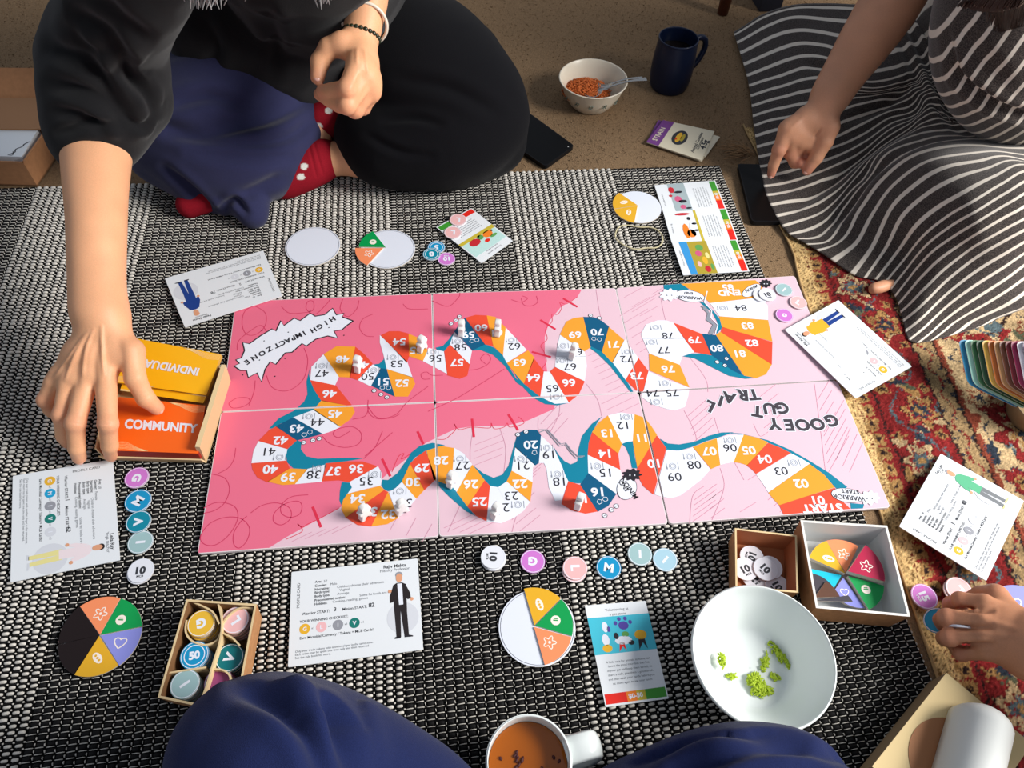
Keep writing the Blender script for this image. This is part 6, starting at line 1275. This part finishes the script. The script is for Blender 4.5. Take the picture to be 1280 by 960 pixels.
for k in range(4): F3.chain([lw+[-.055-.006*k, -.075+.022*k, 0], lw+[-.095-.004*k, -.095+.026*k, -.004], lw+[-.115, -.10+.026*k, -.022]], [.0105, .0095, .008], .004)
F3.chain([lw+[-.02, -.05, .0], lw+[-.045, -.095, -.004], lw+[-.06, -.115, -.012]], [.014, .011, .009], .006)
F3.cap(che+[0, 0, .08], che+[-.02, -.05, .18], .05, .048, .02); hd2 = np.array([.82, 1.24, .74]); s2, f2, u2 = head(F3, hd2, (-.6, -.5, -.55))
F3.chain([pel, U(1180, 70, .075), U(1060, 75, .026)], [.09, .035, .013], .02); F3.chain([pel, U(1270, 240, .10), U(1180, 300, .035), U(1122, 348, .013)], [.09, .045, .02, .006], .02); F3.chain([U(1118, 352, .013), U(1104, 358, .017), U(1092, 361, .0175)], [.006, .0105, .0105], .004)
V3, Q3_ = F3.mesh(); V3 = relax(V3, Q3_, 2); bd = body_mesh('body', [(V1, Q1_), (V3, Q3_)], P2, (206, 149, 116), (190, 106, 92), sp2, [(U(1138, -40, .274), U(1155, -65, .30)-U(1125, -18, .254), 0, 1)]); nail(bd, fh[0][-2][0], fh[0][-1][0], fh[0][-1][1], .0055, .0042); nail(bd, fh[4][-2][0], fh[4][-1][0], fh[4][-1][1], .006, .0048)
# dress fabric: stripes are woven in along the lengthwise coordinate of the cloth
DR = mat('dress_stripe', (52, 47, 46), .9, .1); nt = DR.node_tree; b = nt.nodes['Principled BSDF']
at = nt.nodes.new('ShaderNodeAttribute'); at.attribute_name = 'stripe'; fr = nt.nodes.new('ShaderNodeMath'); fr.operation = 'FRACT'; nt.links.new(at.outputs['Fac'], fr.inputs[0])
sb = nt.nodes.new('ShaderNodeMath'); sb.operation = 'SUBTRACT'; sb.inputs[1].default_value = .5; nt.links.new(fr.outputs[0], sb.inputs[0]); ab = nt.nodes.new('ShaderNodeMath'); ab.operation = 'ABSOLUTE'; nt.links.new(sb.outputs[0], ab.inputs[0])
mr = nt.nodes.new('ShaderNodeMapRange'); mr.inputs['From Min'].default_value = .11; mr.inputs['From Max'].default_value = .15; mr.inputs['To Min'].default_value = 1; mr.inputs['To Max'].default_value = 0; nt.links.new(ab.outputs[0], mr.inputs[0])
tc = nt.nodes.new('ShaderNodeTexCoord'); nz = nt.nodes.new('ShaderNodeTexNoise'); nz.inputs['Scale'].default_value = 700; nz.inputs['Detail'].default_value = 3; nt.links.new(tc.outputs['Object'], nz.inputs['Vector'])
rp = nt.nodes.new('ShaderNodeValToRGB'); rp.color_ramp.elements[0].position = .35; rp.color_ramp.elements[0].color = lin((35, 30, 29)); rp.color_ramp.elements[1].position = .7; rp.color_ramp.elements[1].color = lin((94, 85, 80)); nt.links.new(nz.outputs['Fac'], rp.inputs[0])
mx = nt.nodes.new('ShaderNodeMix'); mx.data_type = 'RGBA'; nt.links.new(mr.outputs[0], mx.inputs[0]); nt.links.new(rp.outputs[0], mx.inputs[6]); mx.inputs[7].default_value = lin((222, 212, 198)); nt.links.new(mx.outputs[2], b.inputs['Base Color'])
b.inputs['Sheen Weight'].default_value = .25
GD = [  # (stripe number, guide points px,py,height), hem end first, body end last
 (0, [(917, 40, .010), (952, 20, .03), (990, 6, .055), (1030, 2, .08), (1071, 4, .10), (1120, 8, .12), (1165, 10, .14)]),
 (5, [(935, 101, .010), (968, 89, .028), (1005, 75, .05), (1040, 80, .07), (1080, 98, .082), (1127, 90, .10), (1165, 68, .125), (1192, 70, .15)]),
 (10, [(943, 163, .010), (974, 153, .024), (1020, 146, .042), (1055, 131, .058), (1092, 122, .072), (1130, 113, .09), (1160, 98, .115), (1180, 108, .12), (1202, 104, .14)]),
 (14, [(951, 214, .010), (990, 206, .02), (1040, 192, .034), (1080, 172, .05), (1112, 150, .064), (1143, 140, .08), (1160, 118, .105), (1182, 128, .11), (1216, 132, .14)]),
 (17, [(960, 250, .010), (1005, 242, .016), (1030, 231, .024), (1055, 216, .034), (1095, 180, .055), (1140, 155, .075), (1165, 140, .095), (1190, 150, .105), (1238, 150, .15)]),
 (20, [(982, 288, .010), (1020, 275, .013), (1042, 258, .02), (1070, 225, .035), (1105, 190, .058), (1145, 168, .078), (1190, 160, .105), (1225, 165, .125), (1275, 160, .16)]),
 (22, [(1003, 302, .010), (1032, 297, .013), (1056, 257, .028), (1085, 220, .055), (1120, 191, .085), (1165, 172, .115), (1208, 168, .135), (1250, 172, .15), (1310, 168, .17)]),
 (24, [(1030, 318, .010), (1060, 300, .022), (1082, 265, .05), (1112, 228, .085), (1146, 203, .12), (1187, 189, .15), (1230, 184, .165), (1270, 186, .17), (1320, 190, .18)]),
 (25.6, [(1068, 344, .010), (1092, 310, .034), (1118, 262, .08), (1150, 232, .12), (1185, 210, .155), (1225, 200, .175), (1262, 195, .18), (1330, 212, .185)]),
 (28, [(1101, 351, .014), (1126, 320, .04), (1150, 290, .09), (1178, 265, .13), (1210, 245, .165), (1250, 222, .185), (1285, 210, .19), (1335, 235, .19)]),
 (30.8, [(1120, 373, .012), (1142, 347, .036), (1168, 318, .08), (1195, 298, .115), (1225, 280, .15), (1265, 256, .175), (1300, 240, .185), (1340, 262, .185)]),
 (33.4, [(1128, 400, .010), (1148, 384, .03), (1180, 352, .062), (1208, 330, .09), (1240, 308, .12), (1275, 288, .145), (1310, 270, .16), (1345, 290, .16)]),
 (35.8, [(1139, 427, .010), (1166, 405, .022), (1192, 382, .042), (1218, 362, .062), (1250, 340, .085), (1280, 320, .105), (1315, 302, .12), (1348, 318, .12)]),
 (38, [(1175, 423, .010), (1196, 408, .016), (1215, 396, .025), (1238, 382, .036), (1262, 366, .05), (1285, 352, .06), (1318, 335, .075), (1350, 345, .08)]),
 (39.8, [(1230, 407, .010), (1240, 403, .012), (1250, 398, .014), (1262, 392, .018), (1275, 386, .022), (1290, 380, .03), (1320, 368, .035), (1352, 370, .04)])]
NU, SUB = 110, 10
rows = []; sid = []
for sn, g in GD:
    P = np.array(catmull([U(*p) for p in g], 24)); L = np.r_[0, np.cumsum(np.linalg.norm(np.diff(P, axis=0), axis=1))]; u = np.linspace(0, L[-1], NU); rows.append(np.stack([np.interp(u, L, P[:, i]) for i in range(3)], 1)); sid.append(sn)
R = []; SI = []
for i in range(len(rows)-1):
    p0, p1, p2, p3 = rows[max(i-1, 0)], rows[i], rows[i+1], rows[min(i+2, len(rows)-1)]; n = max(4, int((sid[i+1]-sid[i])*4))
    for k in range(n):
        t = k/n; R.append(.5*((2*p1)+(-p0+p2)*t+(2*p0-5*p1+4*p2-p3)*t*t+(-p0+3*p1-3*p2+p3)*t**3)); SI.append(sid[i]+(sid[i+1]-sid[i])*t)
R.append(rows[-1]); SI.append(sid[-1]); R = np.array(R); SI = np.array(SI); m_ = len(R)
i = np.arange(m_*NU).reshape(m_, NU); FQ = np.stack([i[:-1, :-1], i[:-1, 1:], i[1:, 1:], i[1:, :-1]], -1).reshape(-1, 4)
V = R.reshape(-1, 3); uu = np.tile(np.linspace(0, 1, NU), m_); ss = np.repeat(SI, NU)
N = vnormals(V, FQ)
if N[:, 2].mean() < 0: FQ = FQ[:, ::-1]; N = -N
gath = np.clip((uu-.72)/.2, 0, 1)*np.clip((23-ss)/6, 0, 1)
amp = .0105*gath*np.sin(uu*95+.25*np.sin(ss*.6))+.0035*np.sin(uu*9+ss*.42)*np.clip(uu*6, 0, 1)*np.clip((uu-.02)*8, 0, 1)+.004*(vnoise(V, 22, 4)-.5)*np.clip(uu*8, 0, 1)
V = V+N*amp[:, None]
V = crease(V, FQ, [([(975, 268), (1030, 235), (1085, 190), (1140, 160)], .008, .010), ([(1008, 295), (1050, 270), (1090, 215), (1150, 176), (1220, 166)], .008, .010), ([(1010, 80), (1040, 90), (1075, 112)], .007, .007), ([(1060, 150), (1110, 130), (1140, 100)], .008, .008), ([(1100, 355), (1140, 300), (1200, 240)], .02, .004)])
V[:, 2] = np.maximum(V[:, 2], .011)
sk = mesh_np('dress_skirt', V, FQ, DR, P2, True); a_ = sk.data.attributes.new('stripe', 'FLOAT', 'POINT'); a_.data.foreach_set('value', ss.astype(np.float32))
so = sk.modifiers.new('cloth_thickness', 'SOLIDIFY'); so.thickness = .0018; so.offset = -1
# back of the skirt and the bodice as one soft body
G = Field((.55, 1.0, .0), (1.32, 1.80, .64), .0055)
G.cap(pel+[.02, .02, 0], che+[.03, .0, -.06], .175, .165, .04); G.cap(che+[.02, 0, -.04], che+[.02, 0, .05], .165, .10, .05); G.cap(shR+[.02, 0, 0], shL, .075, .075, .04)
chainf(G, [(1275, -10, .34, 88), (1262, 60, .28, 74), (1290, 100, .22, 76)], .03); G.cap(pel, U(1290, 230, .09), .14, .075, .03); G.cap(pel, U(1120, 60, .05), .13, .05, .03)
V, Q = G.mesh(); V = relax(V, Q, 2); V = crease(V, Q, [([(1190, 90), (1215, 112), (1250, 135), (1285, 145)], .007, .014), ([(1183, 40), (1195, 85), (1212, 108)], .006, .008), ([(1200, 30), (1225, 70), (1260, 105)], .012, .004)]); V[:, 2] = np.maximum(V[:, 2], .012)
bo = mesh_np('dress_bodice', V, Q, DR, P2, True); st = (V-EYE)@((RT*1.0-UPV*.42))/.0225
a_ = bo.data.attributes.new('stripe', 'FLOAT', 'POINT'); a_.data.foreach_set('value', st.astype(np.float32))
HB = mat('hair_brown', (52, 34, 26), .45, .4); mb = MB(); rr = random.Random(8)
for k in range(520):
    a = rr.uniform(-2.6, 2.6); bq = rr.uniform(.2, 1); d = s2*math.sin(a)*bq+u2*(1-bq*.9)-f2*math.cos(a)*bq*.9; d /= np.linalg.norm(d); p0 = hd2+d*.104; p2_ = p0+np.array([rr.uniform(-.02, .02), rr.uniform(-.02, .02), -rr.uniform(.12, .2)]); mb.tube(catmull([hd2+u2*.1, p0, p0+d*.015+np.array([0, 0, -.06]), p2_], 3), .0013, 3, 0, False, False)
for k in range(200):
    x = rr.gauss(1256, 15); yb = 44-abs(x-1258)*.9+rr.uniform(-14, 10); e = U(x, yb, .33+.002*(44-yb)); t_ = U(x+rr.uniform(-6, 6), -20, .46); mb.tube(catmull([hd2+np.array([rr.uniform(-.06, .06), -.04, -.06]), t_, (t_+e)/2+np.array([rr.uniform(-.005, .005), 0, .01]), e], 3), [.0016]*8+[.001, .0004], 3, 0, False, False)
o = mb.build('hair', HB, P2, True); o['kind'] = 'stuff'
# ---------------------------------------------------------------- the hand at the right edge
P3 = thing('person', 'bare forearm and hand reaching in from the right edge to the tokens', 'person', (.62, .28, 0))
F1 = Field((.45, .10, .0), (.90, .42, .24), .0021)
chainf(F1, [(1286, 806, .085, 38), (1320, 818, .095, 38), (1400, 845, .12, 44), (1460, 866, .138, 48), (1500, 880, .15, 50)], .012)
f3 = hand(F1, (1282, 800, .082, 36), [(1230, 754, .080, 11), (1226, 774, .084, 11), (1226, 795, .079, 10.8), (1232, 815, .070, 10)],
  [[(1200, 750, .066, 9.6), (1189, 755, .040, 9.5), (1186, 761, .026, 8)], [(1183, 772, .066, 10.4), (1176, 775, .036, 9), (1178, 782, .024, 8)], [(1186, 797, .060, 10.2), (1180, 798, .034, 9.2), (1184, 801, .024, 8)], [(1202, 817, .048, 8.8), (1196, 812, .032, 8.4), (1199, 812, .022, 7.4)]],
  [(1245, 745, .062, 14), (1226, 744, .045, 11), (1208, 752, .034, 9.5), (1196, 765, .025, 8)], .007, .9)
V1, Q1_ = F1.mesh(); V1 = relax(V1, Q1_, 2); V1 = crease(V1, Q1_, [([(1240, 764), (1200, 761)], .0025, .004), ([(1240, 784), (1196, 785)], .0025, .004), ([(1242, 805), (1200, 807)], .0025, .004), ([(1270, 785), (1226, 774)], .003, -.002), ([(1270, 795), (1226, 793)], .003, -.0016)])
bd = body_mesh('body', [(V1, Q1_)], P3, (196, 138, 104), (182, 110, 88), [(q[0], .011) for f in f3 for q in (f[0], f[-1])])
SL = cloth('sleeve_grey', (70, 72, 78), 1100, .25, .1); G = Field((.60, .0, .0), (1.2, .42, .42), .005); chainf(G, [(1440, 860, .132, 60), (1500, 882, .15, 66), (1640, 930, .20, 78)], .02); garment('sleeve', G, SL, P3, 2, (.004, 14, (.8, -.3, .3), .3, 21))
# the tokens between those fingers
def tilted_token(c, n, col, label):
    c = np.array(c); n = np.array(n, float); n /= np.linalg.norm(n); u = np.cross(n, [0, 1., .2]); u /= np.linalg.norm(u); v = np.cross(n, u); t = thing('game_token', label, 'token', tuple(c), 0, 'round game tokens')
    mb = MB(); V = [c+.0152*(u*math.cos(2*math.pi*k/28)+v*math.sin(2*math.pi*k/28))+n*z for z in (-.0008, .0008) for k in range(28)]; mb.add(V, [tuple(range(27, -1, -1)), tuple(range(28, 56))]+[(k, (k+1) % 28, 28+(k+1) % 28, 28+k) for k in range(28)], 0); mb.build('token_disc', TK[col], t)
    q = [c+.0142*(u*math.cos(2*math.pi*k/28)+v*math.sin(2*math.pi*k/28))+n*.0012 for k in range(28)]; mb = MB(); mb.tube(q, .0006, 4, 0, True); mb.build('token_ring', P_W, t)
tilted_token(U(1172, 776, .022), (-.55, .05, .8), 'M', 'bright blue token tipped up under the right-hand fingertips')
tilted_token(U(1199, 785, .064), (.1, 1, .25), 'W', 'white token held edge-on between two right-hand fingers')
# ---------------------------------------------------------------- the photographer's knees
P4 = thing('person', 'seated person in navy trousers, two knees at the bottom edge beside the tea mug', 'person', (0, -.2, 0))
KN = cloth('trousers_royal_navy', (27, 36, 76), 1300, .22, .08)
G = Field((-.52, -.50, .0), (.50, .24, .36), .0042)
def rad(px, py, h, r): return PR(px, py, h, r)
G.cap((-.09, -.36, .11), (.09, -.36, .11), .13, .13, .04); G.cap((0, -.40, .12), (0, -.42, .30), .14, .12, .04)
k1 = [PR(303, 944, .175, 88), PR(345, 976, .18, 112)]; G.chain([q[0] for q in k1]+[np.array([-.11, -.33, .12])], [q[1] for q in k1]+[.11], .03)
chainf(G, [(325, 949, .14, 92), (425, 985, .115, 92), (545, 1040, .08, 72)], .025)
k2 = [PR(995, 1000, .115, 75), PR(935, 1012, .12, 84)]; G.chain([q[0] for q in k2]+[np.array([.11, -.33, .12])], [q[1] for q in k2]+[.11], .03)
chainf(G, [(985, 1000, .10, 71), (880, 1018, .085, 79), (770, 1062, .06, 74)], .025)
garment('trousers', G, KN, P4, 2, (.0025, 11, (.8, .4, 0), .25, 12), [([(300, 858), (350, 876), (388, 915), (410, 975)], .009, .022), ([(405, 862), (425, 890), (445, 970)], .011, .022), ([(275, 852), (340, 846), (430, 866)], .008, -.005), ([(795, 950), (870, 914), (930, 910), (1000, 922)], .008, .014), ([(850, 965), (930, 937), (1000, 932), (1070, 950)], .008, .014), ([(900, 980), (960, 957), (1040, 968)], .007, .010)])
